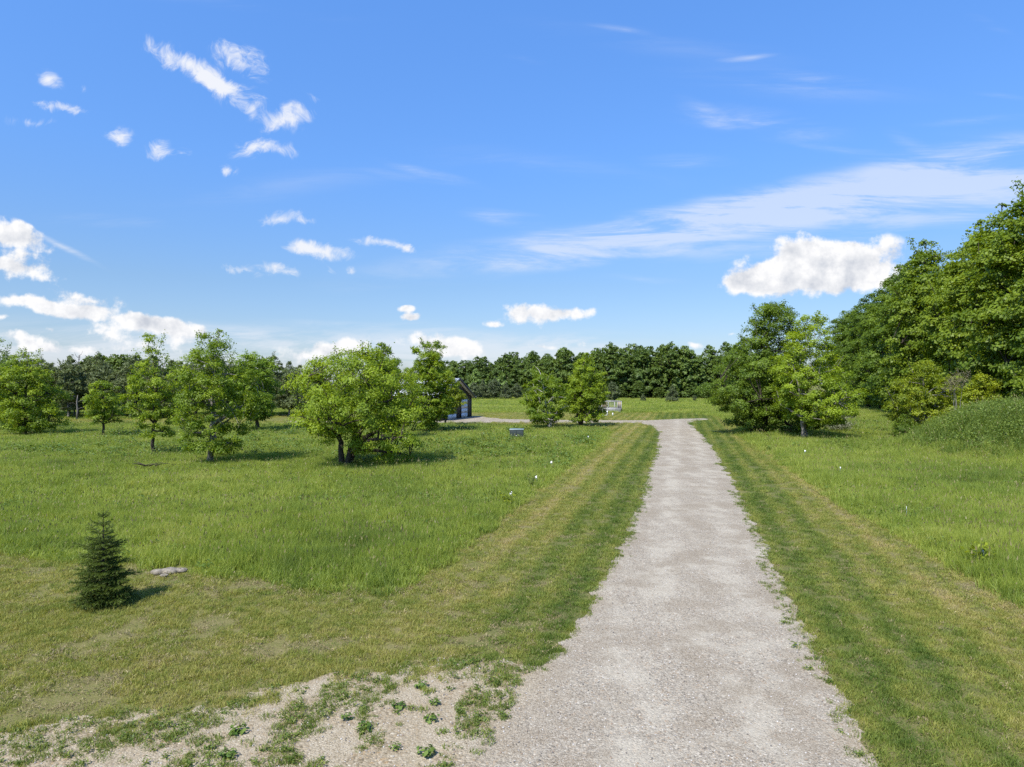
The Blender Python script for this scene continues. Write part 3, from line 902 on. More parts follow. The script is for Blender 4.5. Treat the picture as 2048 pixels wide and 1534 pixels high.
near_tree('leafy_tree', 'bright rounded tree with pale trunk in front of the tallest dark one', 1612, 53,
          [(628, 1600, 1640), (650, 1575, 1668), (700, 1560, 1680), (740, 1545, 1690), (780, 1540, 1714), (815, 1545, 1716), (845, 1562, 1690), (862, 1578, 1650)], 'leaf_bright', 'bark_grey',
          seed=24, ncl=150, nleaf=42000, leaf=0.136, clr=.75, stems=2, r0=.2, shell=.42, under=1.5, sprigs=18, fork=.1, nlimb=14)
near_tree('leafy_tree', 'yellow green spreading tree behind the foot of the mound', 1850, 52,
          [(720, 1838, 1856), (740, 1815, 1880), (770, 1785, 1905), (800, 1765, 1926), (830, 1768, 1926), (852, 1795, 1905)], 'leaf_yellow', 'bark_grey', seed=25, ncl=95, nleaf=22000,
          leaf=0.136, clr=.62, r0=.17, sprigs=14, fork=.15)
near_tree('leafy_tree', 'low yellow green tree peeking over the mound crest', 1965, 55,
          [(745, 1957, 1977), (760, 1935, 1995), (790, 1923, 2006), (830, 1930, 2002), (850, 1940, 1990)], 'leaf_yellow', seed=26, ncl=45, nleaf=10000, leaf=0.136, clr=.6, r0=.12, sprigs=8)
near_tree('sparse_shrub', 'thin grey shrub with few pale leaves right of the bright rounded tree', 1668, 61,
          [(800, 1655, 1680), (825, 1642, 1712), (845, 1640, 1722), (858, 1650, 1700)], 'leaf_grey', 'bark_grey', 'shrub', seed=27, ncl=38, nleaf=2400, leaf=.13, clr=.5, fill=0, stems=4, r0=.07, sprigs=12, fork=.05)
near_tree('evergreen_shrub', 'dark low evergreen bush at the foot of the mound', 1808, 49.5,
          [(832, 1802, 1814), (850, 1790, 1828), (870, 1782, 1836), (886, 1784, 1834)], 'leaf_deep', 'bark_dark', 'shrub', seed=28, ncl=40, nleaf=9000, leaf=.10, asp=.4, clr=.38, stems=3, r0=.06, sprigs=10, fork=.02)
near_tree('dry_shrub', 'brownish dry brush on the left shoulder of the mound', 1915, 45,
          [(797, 1915, 1938), (812, 1898, 1942), (828, 1885, 1932), (840, 1880, 1920)], 'dry_twig', 'bark_grey', 'shrub', seed=29, ncl=30, nleaf=1300, leaf=.10, asp=.3, clr=.34, stems=5, r0=.04, sprigs=20, fill=0, fork=.02)

# right-hand forest: big maples along the field edge
def profile(H, Wd, z0, pts):
    return [(z0 + (H - z0) * t_, -Wd * r_, Wd * r_) for t_, r_ in pts]


MAPLE = [(0, .72), (.12, .95), (.3, 1.), (.5, .92), (.68, .78), (.82, .56), (.93, .3), (1., .08)]
maples = []
for i, (sd, lm) in enumerate(((31, 'leaf_maple'), (32, 'leaf_maple'), (33, 'leaf_deep'), (34, 'leaf_deep'), (35, 'leaf_maple'))):
    w, f = tree_geo(sd, profile(20 + (i % 3) * .6, 5.6, .9, MAPLE), ncl=185, nleaf=60000, leaf=.26, asp=.7, clr=1.45, flat=.46, r0=.3, shell=.30, fill=.03, sprigs=14, nlimb=18, up=.5, fork=.05, droop=.5)
    maples.append((w.build('trunk', M['bark_dark'], smooth=True), f.build('crown', M[lm])))
FOREST = [  # d, shift outward from the edge line, scale, rotation, kind, label
    (50, .9, 1.0, .4, 0, 'nearest bright forest maple cut by the right edge of the frame'),
    (58, .3, 1.09, 2.2, 1, 'bright tall forest maple whose top reaches highest by the right edge'),
    (67, .8, 1.08, 4.0, 4, 'bright layered forest maple just left of the highest one'),
    (75, 1.5, 1.13, 1.1, 0, 'bright forest maple behind the low trees by the mound'),
    (84, -1.5, 1.10, 3.3, 1, 'yellowish forest maple standing forward where the bright wall turns dark'),
    (95, .5, 1.15, 5.1, 3, 'dark forest maple just left of the forward yellowish one'),
    (105, .8, 1.10, .9, 2, 'dark forest maple with narrow top in the middle of the forest edge'),
    (116, .2, 1.03, 2.7, 3, 'dark forest maple beyond the bright rounded tree, second last seen'),
    (128, .5, 1.03, 4.4, 2, 'dark distant forest maple where the forest edge drops behind the rounded tree'),
    (141, .5, 1.04, 5.9, 3, 'farthest dark forest maple low beside the rounded tree'),
    (156, 1, 1.02, 1.3, 2, 'last dark forest maple, its crown just right of the rounded tree top'),
]

BACK = [(62, 9), (72, 10), (81, 8.5), (92, 9), (103, 9), (115, 9), (128, 9)]


def forest_xy(d, s):
    ex = 43 + (d - 56) * .311
    return ex + 1.0 + s, d


def put_maple(k, x, y, sc, rz, label, name='maple_tree', group='maples along the forest edge'):
    root = empty(name, (x, y, 0), rz); root.scale = (sc * .98, sc * .98, sc)
    tag(root, label, 'tree', group)
    for src in maples[k]:
        c = src.copy(); C.objects.link(c); c.parent = root
    return root


for d, s, sc, rz, k, lb in FOREST:
    x, y = forest_xy(d, s); put_maple(k, x, y, sc, rz, lb)
for i, (d, s) in enumerate(BACK):
    x, y = forest_xy(d, s)
    put_maple((2, 3, 4)[i % 3], x, y, 1.0 + .05 * sin(i * 2.3), i * 1.7, 'dark maple deeper in the forest, showing between the front trees', group='maples deeper in the forest')
for a_, b_ in maples:
    for o in (a_, b_):
        bpy.data.objects.remove(o)

# far wood: one mesh per tree, foliage and trunk together
def far_variant(name, seed, H, Wd, leafm, prof=MAPLE, n=11000, leaf=.55, ncl=110, clr=1.15, flat=.8, z0=.4, bark='bark_dark', asp=.75, needle=False, sprigs=0, r0=.2, shell=.36):
    w, f = tree_geo(seed, profile(H, Wd, z0, prof), ncl=ncl, nleaf=n, leaf=leaf, asp=asp, clr=clr, flat=flat, r0=r0, shell=shell, sprigs=sprigs, fork=.05, needle=needle, nlimb=6)
    mb = MB()
    for src, m_ in ((f, 0), (w, 1)):
        base = mb.n
        mb.v += src.v; mb.a += src.a; mb.n += src.n
        for A in src.q:
            mb.q.append(A + base); mb.qm.append(np.full(len(A), m_))
        for A in src.t:
            mb.t.append(A + base); mb.tm.append(np.full(len(A), m_))
    return mb.build(name, [M[leafm], M[bark]], link=False)


ROUND = [(0, .6), (.2, .92), (.45, 1.), (.65, .9), (.82, .66), (.93, .38), (1., .1)]
farv = [far_variant('woodland_tree', 50 + i, 15.5, 5.3 + .5 * (i % 2), ('leaf_far', 'leaf_far', 'leaf_far_mid', 'leaf_far', 'leaf_far_mid')[i], ROUND if i % 2 else MAPLE) for i in range(5)]
palev = [far_variant('birch_tree', 60 + i, 9, 2.4, 'leaf_far_pale', MAPLE, 3000, .5, 40, .75) for i in range(2)]
PINE = [(0, .8), (.1, 1.), (.35, .85), (.6, .6), (.82, .32), (1., .04)]
SCOTS = [(0, .55), (.25, .9), (.5, 1.), (.75, .75), (.92, .4), (1., .1)]
pinev = [far_variant('pine_tree', 70 + i, 7.6, 2.3, 'needle_pine', (PINE, SCOTS, SCOTS)[i], 9000, .42, 70, .62, .6, 1.0, 'bark_grey', .22, True, 14, .13) for i in range(3)]
pinef = [far_variant('pine_tree', 80 + i, 6, 2.5, 'needle_far', (PINE, SCOTS)[i], 4500, .55, 45, .7, .55, .5, 'bark_grey', .28, True, 10, .12) for i in range(2)]
for v in farv + palev + pinev + pinef:
    v.name = v.name.split('.')[0]


def put(src, x, y, sc, rz, label, cat, group=None, name=None, szx=1.0):
    o = src.copy(); C.objects.link(o)
    o.name = name or src.name.split('.')[0]
    o.location = (x, y, 0); o.rotation_euler = (0, 0, rz); o.scale = (sc * szx, sc * szx, sc)
    tag(o, label, cat, group)
    return o


rnd = random.Random(5)
GF = 'trees of the far wood behind the field'
SKY = [(-60, 11.5, 245), (-25, 12.5, 238), (-5, 13.2, 228), (6, 14.6, 214), (16, 15.6, 206), (30, 15.9, 203), (60, 16.2, 201), (95, 16.5, 200)]


def far_line(x):
    return np.interp(x, [s[0] for s in SKY], [s[1] for s in SKY]), np.interp(x, [s[0] for s in SKY], [s[2] for s in SKY])


x = -34.
while x < 80:
    h, d = far_line(x)
    put(rnd.choice(farv), x, d + rnd.uniform(-1.5, 1.5), h / 15.5 * rnd.uniform(.78, 1.06), rnd.uniform(0, 6.3), 'dark green broadleaf tree in the dense far wood beyond the field', 'tree', GF)
    x += rnd.uniform(3.6, 5.2)
x = -30.
while x < 74:
    h, d = far_line(x)
    put(rnd.choice(farv), x, d + 8 + rnd.uniform(-1.5, 1.5), h / 15.5 * rnd.uniform(.9, 1.13), rnd.uniform(0, 6.3), 'dark treetop showing above the front row of the far wood', 'tree', 'treetops of the far wood', szx=.95)
    x += rnd.uniform(4, 6)
# shrubs that close the foot of the far wood
x = 0.
while x < 64:
    h, d = far_line(x)
    put(rnd.choice(farv), x, d - 4 + rnd.uniform(-1, 1), rnd.uniform(.2, .34), rnd.uniform(0, 6.3), 'low green shrub along the foot of the far wood', 'shrub', 'shrubs at the foot of the far wood', 'edge_shrub', szx=1.5)
    x += rnd.uniform(3.5, 6)
for px, py, d, k, lb in ((952, 735, 206, 0, 'pale green birch rising just right of the barn roof, before the far wood'), (1003, 741, 208, 1, 'pale green birch between the barn and the v shaped tree, before the far wood'),
                         (975, 752, 200, 0, 'small pale birch between two taller pale ones before the far wood')):
    put(palev[k], at(px, d), d, hz(py, d) / 9, px, lb, 'tree', 'pale birches before the far wood')
for px, py, d, k, lb in ((948, 764, 188, 1, 'grey green pine closest to the barn'), (966, 758, 192, 0, 'grey green pine second from the barn'), (988, 757, 190, 1, 'dark grey pine midway between the barn and the v shaped tree'),
                         (1012, 763, 189, 0, 'grey pine left of the v shaped tree'), (1034, 766, 190, 1, 'rounded grey pine touching the v shaped tree'),
                         (1225, 763, 160, 1, 'dusky pine behind the garden enclosure'), (1286, 786, 166, 0, 'small round young pine alone in the far field'),
                         (1345, 768, 160, 0, 'dark broad pine with bare foot alone in the far field'), (1389, 791, 170, 1, 'tiny young pine far right in the field')):
    put(pinef[k], at(px, d), d, max(.25, hz(py, d) / 6), px, lb, 'pine', 'pines standing in the far field', szx=.9)
# left pines
GP = 'pines of the left plantation'
rows = [(86, 0), (91, 2.2), (97, 1)]
for d, o_ in rows:
    x = -74. + o_
    while x < -28:
        if not (d < 88 and x > -36):
            put(rnd.choice(pinev), x, d + rnd.uniform(-1.5, 1.5), rnd.uniform(.88, 1.06) * (1 + (d - 86) * .007), rnd.uniform(0, 6.3), 'grey green pine in the plantation behind the left meadow', 'pine', GP)
        x += rnd.uniform(3.0, 4.0)
for i in range(14):
    d = rnd.uniform(120, 145)
    put(rnd.choice(pinev), rnd.uniform(-62, -22), d, rnd.uniform(.85, 1.0), rnd.uniform(0, 6.3), 'distant pine behind the dark oval and spreading trees', 'pine', 'pines beyond the barn')
for i, (px, py) in enumerate(((178, 712), (200, 708), (228, 706), (252, 707), (274, 710), (300, 716), (345, 722), (60, 716), (20, 712))):
    put(farv[i % 5], at(px, 150), 150, hz(py, 150) / 15.5 * 1.02, i, 'dark broadleaf crown rising behind the left pine plantation', 'tree', 'broadleaf trees behind the pines')
for i in range(26):
    x = -190 + i * 7.5 + rnd.uniform(-2, 2); d = 300 + rnd.uniform(-10, 10)
    put(farv[i % 5], x, d, hz(736, d) / 15.5 * rnd.uniform(.85, 1.1), i * 1.3, 'distant dark tree low on the skyline behind the left trees', 'tree', 'distant skyline trees')
# bare snag and pale trunk at the plantation
mb = MB()
x = at(157, 92)
rngs = np.random.default_rng(3)
mb.tube([(0, 0, 0), (.05, 0, 4), (0, .1, 8.2)], [.12, .09, .03], 6)
for k in range(9):
    z = 6.3 + k * .22; a_ = k * 2.4
    mb.tube([(0, 0, z), (.35 * cos(a_), .35 * sin(a_), z + .3), (.5 * cos(a_), .5 * sin(a_), z + .75)], [.035, .025, .012], 4)
tag(mb.build('dead_snag', M['bark_dark'], loc=(x, 92, 0)), 'bare dead snag poking above the left pines', 'tree')
mb = MB()
mb.tube([(0, 0, 0), (.06, 0, 1.1), (-.02, 0, 2.2), (.1, 0, 3)], [.12, .1, .08, .03], 8)
for k in range(6):
    z = 1.2 + k * .3; a_ = k * 2.1
    mb.tube([(0, 0, z), (.5 * cos(a_), .5 * sin(a_), z + .25), (.9 * cos(a_), .9 * sin(a_), z + .2)], [.03, .02, .01], 4)
tag(mb.build('bare_trunk', M['bark_grey'], loc=(at(154, 83.5), 83.5, 0)), 'pale bare trunk at the edge of the left pines', 'tree')

# ------------------------------------------------------------------ young spruce
def spruce(x, y, H=1.92):
    rng = np.random.default_rng(90)
    wood, fol = MB(), MB()
    wood.tube([(0, 0, -.03), (.01, 0, H * .5), (0, .01, H * .93)], [.035, .02, .004], 7)
    NP, ND = [], []

    def twig(P, dens):
        seg = np.diff(P, axis=0); ln = np.linalg.norm(seg, axis=1)
        n = max(6, int(ln.sum() * dens))
        t = rng.random(n) * (len(P) - 1); i = t.astype(int); f = (t - i)[:, None]
        NP.append(P[i] * (1 - f) + P[i + 1] * f); ND.append(seg[i] / (ln[i][:, None] + 1e-9))
    z = .06
    lv = 0
    while z < H * .95:
        t = z / H
        L = .62 * (1 - t) ** .78 * (1 + .16 * sin(lv * 1.9)) + .05
        if t < .18:
            L *= .92
        nb = 10 if t < .7 else 5
        for k in range(nb):
            a = (k + rng.uniform(-.3, .3)) * 2 * pi / nb + lv * 1.1
            l = L * rng.uniform(.55, 1.15) * (1.28 if rng.random() < .14 else 1)
            rise = np.interp(t, [0, .4, .75, 1], [.02, .16, .5, 1.1])
            zz = z + rng.uniform(-.03, .03)
            d = np.array([cos(a), sin(a), 0])
            P = np.array([d * 0 + [0, 0, zz], d * l * .5 + [0, 0, zz + l * rise * .35], d * l + [0, 0, zz + l * rise * (.9 if t > .5 else .55)]])
            P = bez(P[0], P[1], P[2], 7)
            wood.tube(P, np.linspace(.008, .003, 7) * (1.2 - t * .5), 4, cap=False)
            twig(P[2:] if t < .8 else P, 420)
            s = np.cross(d, [0, 0, 1])
            ns = max(2, int(l / .055))
            for q in range(ns):
                f = .3 + .68 * q / ns
                b = P[int(f * 6)]
                for sg in (-1, 1):
                    tl = l * .42 * (1.1 - f) + .05
                    e = b + (d * .75 + sg * s * .75 + np.array([0, 0, rng.uniform(-.15, .25)])) * tl * rng.uniform(.7, 1.1)
                    TP = np.array([b, (b + e) / 2 + [0, 0, .01], e])
                    twig(TP, 420)
        z += np.interp(t, [0, .6, .7, 1], [.085, .10, .16, .2])
        lv += 1
    twig(np.array([[0, 0, H * .8], [0, 0, H * .9], [.005, 0, H]]), 260)
    NP = np.vstack(NP); ND = np.vstack(ND)
    n = len(NP)
    r = rng.standard_normal((n, 3)); side = np.cross(ND, r); side /= np.linalg.norm(side, axis=1, keepdims=True)
    dirn = side * .85 + ND * .6 + [0, 0, .15]
    dirn /= np.linalg.norm(dirn, axis=1, keepdims=True)
    w = np.cross(dirn, rng.standard_normal((n, 3))); w /= np.linalg.norm(w, axis=1, keepdims=True)
    ln = (.022 + .014 * rng.random(n))[:, None]
    V = np.stack([NP - w * .0032, NP + w * .0032, NP + dirn * ln], 1)
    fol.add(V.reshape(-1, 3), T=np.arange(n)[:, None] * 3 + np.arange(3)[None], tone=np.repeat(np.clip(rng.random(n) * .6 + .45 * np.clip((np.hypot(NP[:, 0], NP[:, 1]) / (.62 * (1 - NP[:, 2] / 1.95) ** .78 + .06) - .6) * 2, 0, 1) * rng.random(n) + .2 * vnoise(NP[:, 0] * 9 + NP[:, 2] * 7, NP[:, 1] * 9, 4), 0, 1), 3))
    root = empty('young_spruce', (x, y, 0))
    tag(root, 'young dark spruce standing alone on the mown grass at left', 'spruce')
    wood.build('trunk', M['bark_dark'], root, smooth=True)
    fol.build('needles', M['needle_spruce'], root)


spruce(at(206, 13.55), 13.55)

# ------------------------------------------------------------------ barn
A = Vector((-8.4, 80.1, 0)); B = Vector((-5.4, 90.3, 0))
u = (B - A).normalized(); W = (B - A).length; rzb = math.atan2(u.y, u.x)
# local: x along the gable wall (near to far), y into the barn (away from the drive)
barn = empty('pole_barn', A, rzb)
tag(barn, 'dark pole barn with pale metal roof half hidden by trees', 'barn')
LEN, EV, RG = 7.0, 2.75, 4.95
mb = MB()
def ribwall(p0, p1, z0, ztop, step=.23, nrm=(0, -1)):
    p0 = np.array(p0, float); p1 = np.array(p1, float); n = int(np.linalg.norm(p1 - p0) / step)
    for k in range(n + 1):
        f = k / n
        p = p0 + (p1 - p0) * f
        zt = ztop(f)
        dx = np.array([.02, 0]) if nrm[1] else np.array([0, .02])
        q = np.array(nrm) * .02
        V = []
        for s_ in (-1, 1):
            for o_ in (.002, 1):
                for z in (z0, zt):
                    V.append((*(p + dx * s_ + q * o_), z))
        mb.add(V, [(0, 1, 3, 2), (4, 6, 7, 5), (2, 3, 7, 6), (1, 5, 7, 3), (0, 2, 6, 4)])
# body prism
V = [(0, 0, 0), (W, 0, 0), (W, 0, EV), (W / 2, 0, RG - .06), (0, 0, EV), (0, LEN, 0), (W, LEN, 0), (W, LEN, EV), (W / 2, LEN, RG - .06), (0, LEN, EV)]
mb.add(V, [(0, 5, 6, 1), (1, 6, 7, 2), (0, 4, 9, 5)], [(0, 1, 2), (0, 2, 4), (4, 2, 3), (5, 7, 6), (5, 9, 7), (9, 8, 7)])
ribwall((0.05, 0), (W - .05, 0), 0, lambda f: EV + (RG - EV) * (1 - abs(2 * f - 1)) - .1)
ribwall((0, .05), (0, LEN - .05), 0, lambda f: EV - .05, nrm=(-1, 0))
ribwall((W, .05), (W, LEN - .05), 0, lambda f: EV - .05, nrm=(1, 0))
mb.build('wall', M['charcoal_metal'], barn)
mb = MB()
OH = .45; sl = (RG - EV) / (W / 2)
for sg in (0, 1):
    xe = -OH if sg == 0 else W + OH
    ze = EV - OH * sl
    for k in range(2):
        pass
    V = [(xe, -OH, ze), (W / 2, -OH, RG), (W / 2, LEN + OH, RG), (xe, LEN + OH, ze)]
    V += [(a_, b_, c_ + .1) for a_, b_, c_ in V]
    mb.add(V, [(0, 3, 2, 1), (4, 5, 6, 7), (0, 1, 5, 4), (2, 3, 7, 6), (0, 4, 7, 3), (1, 2, 6, 5)])
    n = 40
    for k in range(n + 1):
        y_ = -OH + (LEN + 2 * OH) * k / n
        V = [(xe, y_ - .02, ze + .1), (xe, y_ + .02, ze + .1), (W / 2, y_ + .02, RG + .1), (W / 2, y_ - .02, RG + .1)]
        V2 = [(a_, b_, c_ + .03) for a_, b_, c_ in V]
        mb.add(V + V2, [(4, 5, 6, 7), (0, 1, 5, 4), (1, 2, 6, 5), (3, 0, 4, 7)])
mb.build('roof', M['roof_metal'], barn)
for sg in (0, 1):
    xe = -OH if sg == 0 else W + OH
    ze = EV - OH * sl
    for y_ in (-OH - .05, LEN + OH + .005):
        mb = MB()
        V = [(xe, y_, ze - .16), (W / 2, y_, RG - .16), (W / 2, y_, RG + .16), (xe, y_, ze + .16)]
        V += [(a_, b_ + .045, c_) for a_, b_, c_ in V]
        mb.add(V, [(0, 1, 2, 3), (4, 7, 6, 5), (0, 4, 5, 1), (3, 2, 6, 7), (0, 3, 7, 4), (1, 5, 6, 2)])
        mb.build('rake_board', M['black_trim'], barn)
    mb = MB()
    x0, x1 = (xe - .12, xe - .01) if sg == 0 else (xe + .01, xe + .12)
    mb.box(x0, x1, -OH - .06, LEN + OH, ze - .02, ze + .12)
    mb.build('gutter', M['white_paint'], barn)
for s0, s1 in ((2.0, 5.0), (6.75, 9.05)):
    dr = None
    mb = MB()
    for k in range(4):
        mb.box(s0, s1, -.075, -.03, .02 + k * .595, .02 + k * .595 + .585)
        nn = 4 if s1 - s0 > 2.5 else 3
        for q in range(nn):
            w_ = (s1 - s0) / nn
            mb.box(s0 + q * w_ + .1, s0 + (q + 1) * w_ - .1, -.09, -.076, .12 + k * .595, .5 + k * .595)
    dr = mb.build('garage_door', M['white_paint'], barn)
    mb = MB()
    mb.box(s0 - .1, s0 - .002, -.1, -.022, 0, 2.5); mb.box(s1 + .002, s1 + .1, -.1, -.022, 0, 2.5); mb.box(s0 - .1, s1 + .1, -.1, -.022, 2.502, 2.6)
    mb.build('door_frame', M['black_trim'], dr)
    mb = MB(); mb.box((s0 + s1) / 2 - .08, (s0 + s1) / 2 + .08, -.12, -.091, .5, .53); mb.build('handle', M['black_trim'], dr)
mb = MB(); mb.box(W - .09, W + .06, -.06, .09, 0, EV - .02); mb.build('corner_trim', M['black_trim'], barn)

# ------------------------------------------------------------------ utility box
d = 52.7
ub = empty('utility_box', (at(1033, d), d, 0), R(-3))
tag(ub, 'dark green metal transformer box standing in the tall grass', 'utility box')
def bevel(o, w=.015, s=2):
    md = o.modifiers.new('bevel', 'BEVEL'); md.width = w; md.segments = s; md.limit_method = 'ANGLE'
    return o
mb = MB(); mb.box(-.62, .62, -.1, .9, -.02, .07); mb.build('base_pad', M['concrete'], ub)
mb = MB(); mb.box(-.53, .53, .03, .8, .07, .80); bevel(mb.build('cabinet', M['green_paint'], ub))
for sg in (-1, 1):
    mb = MB(); x0, x1 = sorted((sg * .008, sg * .525)); mb.box(x0, x1, .0, .028, .1, .79)
    dd = bevel(mb.build('door', M['green_paint'], ub), .008)
    mb = MB()
    for z in (.2, .68):
        mb.tube([(sg * .5, -.012, z), (sg * .5, -.012, z + .07)], .012, 8)
    mb.build('hinge', M['green_paint'], dd)
mb = MB()
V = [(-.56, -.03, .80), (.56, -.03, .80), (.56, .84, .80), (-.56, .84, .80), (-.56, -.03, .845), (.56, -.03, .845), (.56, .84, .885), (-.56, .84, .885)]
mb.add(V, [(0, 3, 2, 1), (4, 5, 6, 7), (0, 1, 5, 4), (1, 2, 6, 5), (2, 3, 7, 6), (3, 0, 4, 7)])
bevel(mb.build('lid', M['green_lid_lit'], ub), .02)
mb = MB(); mb.box(-.05, .02, -.035, -.001, .3, .4); mb.tube([(-.035, -.03, .3), (-.035, -.03, .25), (.005, -.03, .25), (.005, -.03, .3)], .008, 6)
mb.build('latch', M['steel'], ub)

# ------------------------------------------------------------------ garden enclosure
d = 104.
gx0, gx1 = at(1203.5, d), at(1242.5, d)
ge = empty('garden_enclosure', (gx0, d, 0))
tag(ge, 'weathered garden enclosure of grey boards, posts and wire mesh', 'enclosure')
Wg = gx1 - gx0; Dg = 3.4; Hg = 1.72
def fr(x0, y0): return (x0, y0)
for x_, y_ in ((0, 0), (Wg * .33, 0), (Wg * .66, 0), (Wg, 0), (0, Dg), (Wg * .5, Dg), (Wg, Dg), (Wg, Dg * .5), (0, Dg * .5)):
    mb = MB(); mb.box(x_ - .05, x_ + .05, y_ - .05, y_ + .05, 0, Hg); mb.build('post', M['grey_board'], ge)
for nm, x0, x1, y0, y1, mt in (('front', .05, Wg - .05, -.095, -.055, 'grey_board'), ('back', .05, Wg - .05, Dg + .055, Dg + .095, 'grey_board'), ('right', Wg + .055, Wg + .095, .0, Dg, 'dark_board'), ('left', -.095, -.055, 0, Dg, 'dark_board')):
    mb = MB()
    for k in range(3):
        mb.box(x0, x1, y0, y1, .02 + k * .215, .02 + k * .215 + .2)
    mb.build('bed_wall', M[mt], ge)
    mb = MB(); mb.box(x0, x1, y0, y1, Hg - .1, Hg); mb.build('top_rail', M['grey_board'], ge)
for x0, x1, y0, y1 in ((.05, Wg - .05, -.03, -.03), (.05, Wg - .05, Dg, Dg), (Wg + .03, Wg + .03, .05, Dg - .05), (-.03, -.03, .05, Dg - .05)):
    mb = MB(); n = 26
    for k in range(n + 1):
        f = k / n; x_ = x0 + (x1 - x0) * f; y_ = y0 + (y1 - y0) * f
        mb.tube([(x_, y_, .66), (x_, y_, Hg - .1)], .005, 3, cap=False)
    for k in range(8):
        z = .7 + k * .12
        mb.tube([(x0, y0, z), (x1, y1, z)], .005, 3, cap=False)
    mb.build('wire_mesh', M['wire'], ge)
mb = MB()
for k in range(4):
    mb.box(.22 + k * .2, .40 + k * .2, 1.7, 1.74, .6, 1.6)
mb.build('board_panel', M['tan_board'], ge)
mb = MB()
for k in range(6):
    mb.box(Wg - .02, Wg + .02, .3 + k * .5, .62 + k * .5, .68, 1.55)
mb.build('slat_panel', M['tan_board'], ge)
mb = MB(); mb.box(-.05, Wg + .05, -.05, Dg + .05, 0, .45); mb.build('soil_bed', M['dark_board'], ge)

# white pipe frame and stub in front of it
d = 92.5
mb = MB(); x0 = at(1202, d)
wfr = empty('pipe_frame', (x0, d, 0)); tag(wfr, 'low white pipe frame on the mown grass before the garden enclosure', 'pipe frame')
wd = at(1214, d) - x0
mb = MB(); mb.tube([(0, 0, .05), (wd, 0, .05)], .07, 8); mb.build('base_rail', M['white_paint'], wfr)
mb = MB(); mb.tube([(wd + .02, 0, 0), (wd + .02, 0, .72)], .08, 8); mb.build('upright', M['white_paint'], wfr)
mb = MB(); mb.tube([(.22, .02, .1), (.22, .02, .62)], .025, 6); mb.build('thin_rod', M['white_paint'], wfr)
mb = MB(); mb.tube([(0, 0, 0), (-.05, 0, .38), (-.07, 0, .42)], [.1, .085, .06], 8)
tag(mb.build('white_stub', M['white_paint'], loc=(at(1226, d), d, 0)), 'short white stub post right of the white pipe frame', 'post')

# ------------------------------------------------------------------ marker flags and seedlings
fl = [(1609, 918, 'white marker flag in the grass below the bright rounded tree'), (1680, 956, 'white marker flag on the right meadow between rounded tree and mound'),
      (1813, 1046, 'white marker flag at the mown edge of the right meadow'), (1968, 1140, 'white marker flag beside the yellow seedling, nearest on the right'),
      (1177, 886, 'tiny white marker flag near the many stemmed clump tree'), (1104, 943, 'tiny white marker flag between the utility box and the mown strip'),
      (1074, 976, 'white marker flag beside the dark seedling on the left meadow'), (1024, 1012, 'white marker flag beside the bright seedling on the left meadow')]
for i, (px, py, lb) in enumerate(fl):
    dd = F_PX * CAM_H / (py - CY)
    rt = empty('marker_flag', (at(px, dd), dd, 0), .5 * i)
    tag(rt, lb, 'marker flag', 'white marker flags by the planted seedlings')
    hF = .52
    mb = MB(); mb.tube([(0, 0, 0), (.01, 0, hF)], .004, 5); mb.build('wire_stake', M['steel'], rt)
    mb = MB()
    V = [(0, -.004, hF - .13), (.10, -.004 + .02, hF - .10), (.07, -.004, hF - .02), (0, -.004, hF + .01)]
    V += [(a_, b_ + .006, c_) for a_, b_, c_ in V]
    mb.add(V, [(0, 1, 2, 3), (4, 7, 6, 5), (0, 4, 5, 1), (1, 5, 6, 2), (2, 6, 7, 3), (3, 7, 4, 0)])
    mb.build('flag', M['flag'], rt)


def small_plant(name, label, px, py, h, w, leafm, seed, n=160, leaf=.06, cat='seedling', asp=.5, group=None, ground=None):
    rng = np.random.default_rng(seed)
    dd = F_PX * CAM_H / (py - CY)
    rt = empty(name, (at(px, dd), dd, 0)); tag(rt, label, cat, group)
    st, fo = MB(), MB()
    for k in range(5):
        a_ = k * 1.3 + rng.random()
        e = np.array([cos(a_) * w * .4, sin(a_) * w * .4, h * rng.uniform(.6, 1)])
        P = bez(np.array([0, 0, -.02]), np.array([e[0] * .3, e[1] * .3, e[2] * .6]), e, 6)
        st.tube(P, np.linspace(.008, .003, 6), 5)
        m_ = n // 5
        t_ = rng.random(m_) ** .7
        pp = P[(t_ * 5).astype(int)] + rng.standard_normal((m_, 3)) * [w * .14, w * .14, h * .08]
        pp[:, 2] = np.maximum(pp[:, 2], .02)
        leaves(fo, rng, pp, np.array([0, 0, .8]) + rng.standard_normal((m_, 3)) * .6, leaf * (.6 + .8 * rng.random(m_)), asp, rng.random(m_))
    st.build('stem', M['bark_dark'], rt); fo.build('foliage', M[leafm], rt)
    return rt


small_plant('seedling', 'yellow green oak seedling beside a white flag on the right meadow', 1955, 1140, .75, .7, 'leaf_yellow', 1, 150, .11)
small_plant('seedling', 'small dark conifer seedling beside a white flag on the left meadow', 1062, 978, .75, .55, 'needle_spruce', 2, 400, .07, asp=.25)
small_plant('seedling', 'bright green seedling beside a white flag near the left mown edge', 1014, 1014, .6, .6, 'leaf_yellow', 3, 150, .1)
small_plant('dark_weed', 'dark low bush alone in the far left meadow', 98, 914, .5, .9, 'leaf_deep', 4, 320, .09, 'shrub')
small_plant('dark_weed', 'dark thin weed stalk left of the green utility box', 965, 882, .75, .4, 'leaf_deep', 5, 60, .12, 'weed')
small_plant('dark_weed', 'dark low weed among grass right of the yellow green mound tree', 1812, 1000, .55, .4, 'leaf_deep', 6, 70, .09, 'weed')
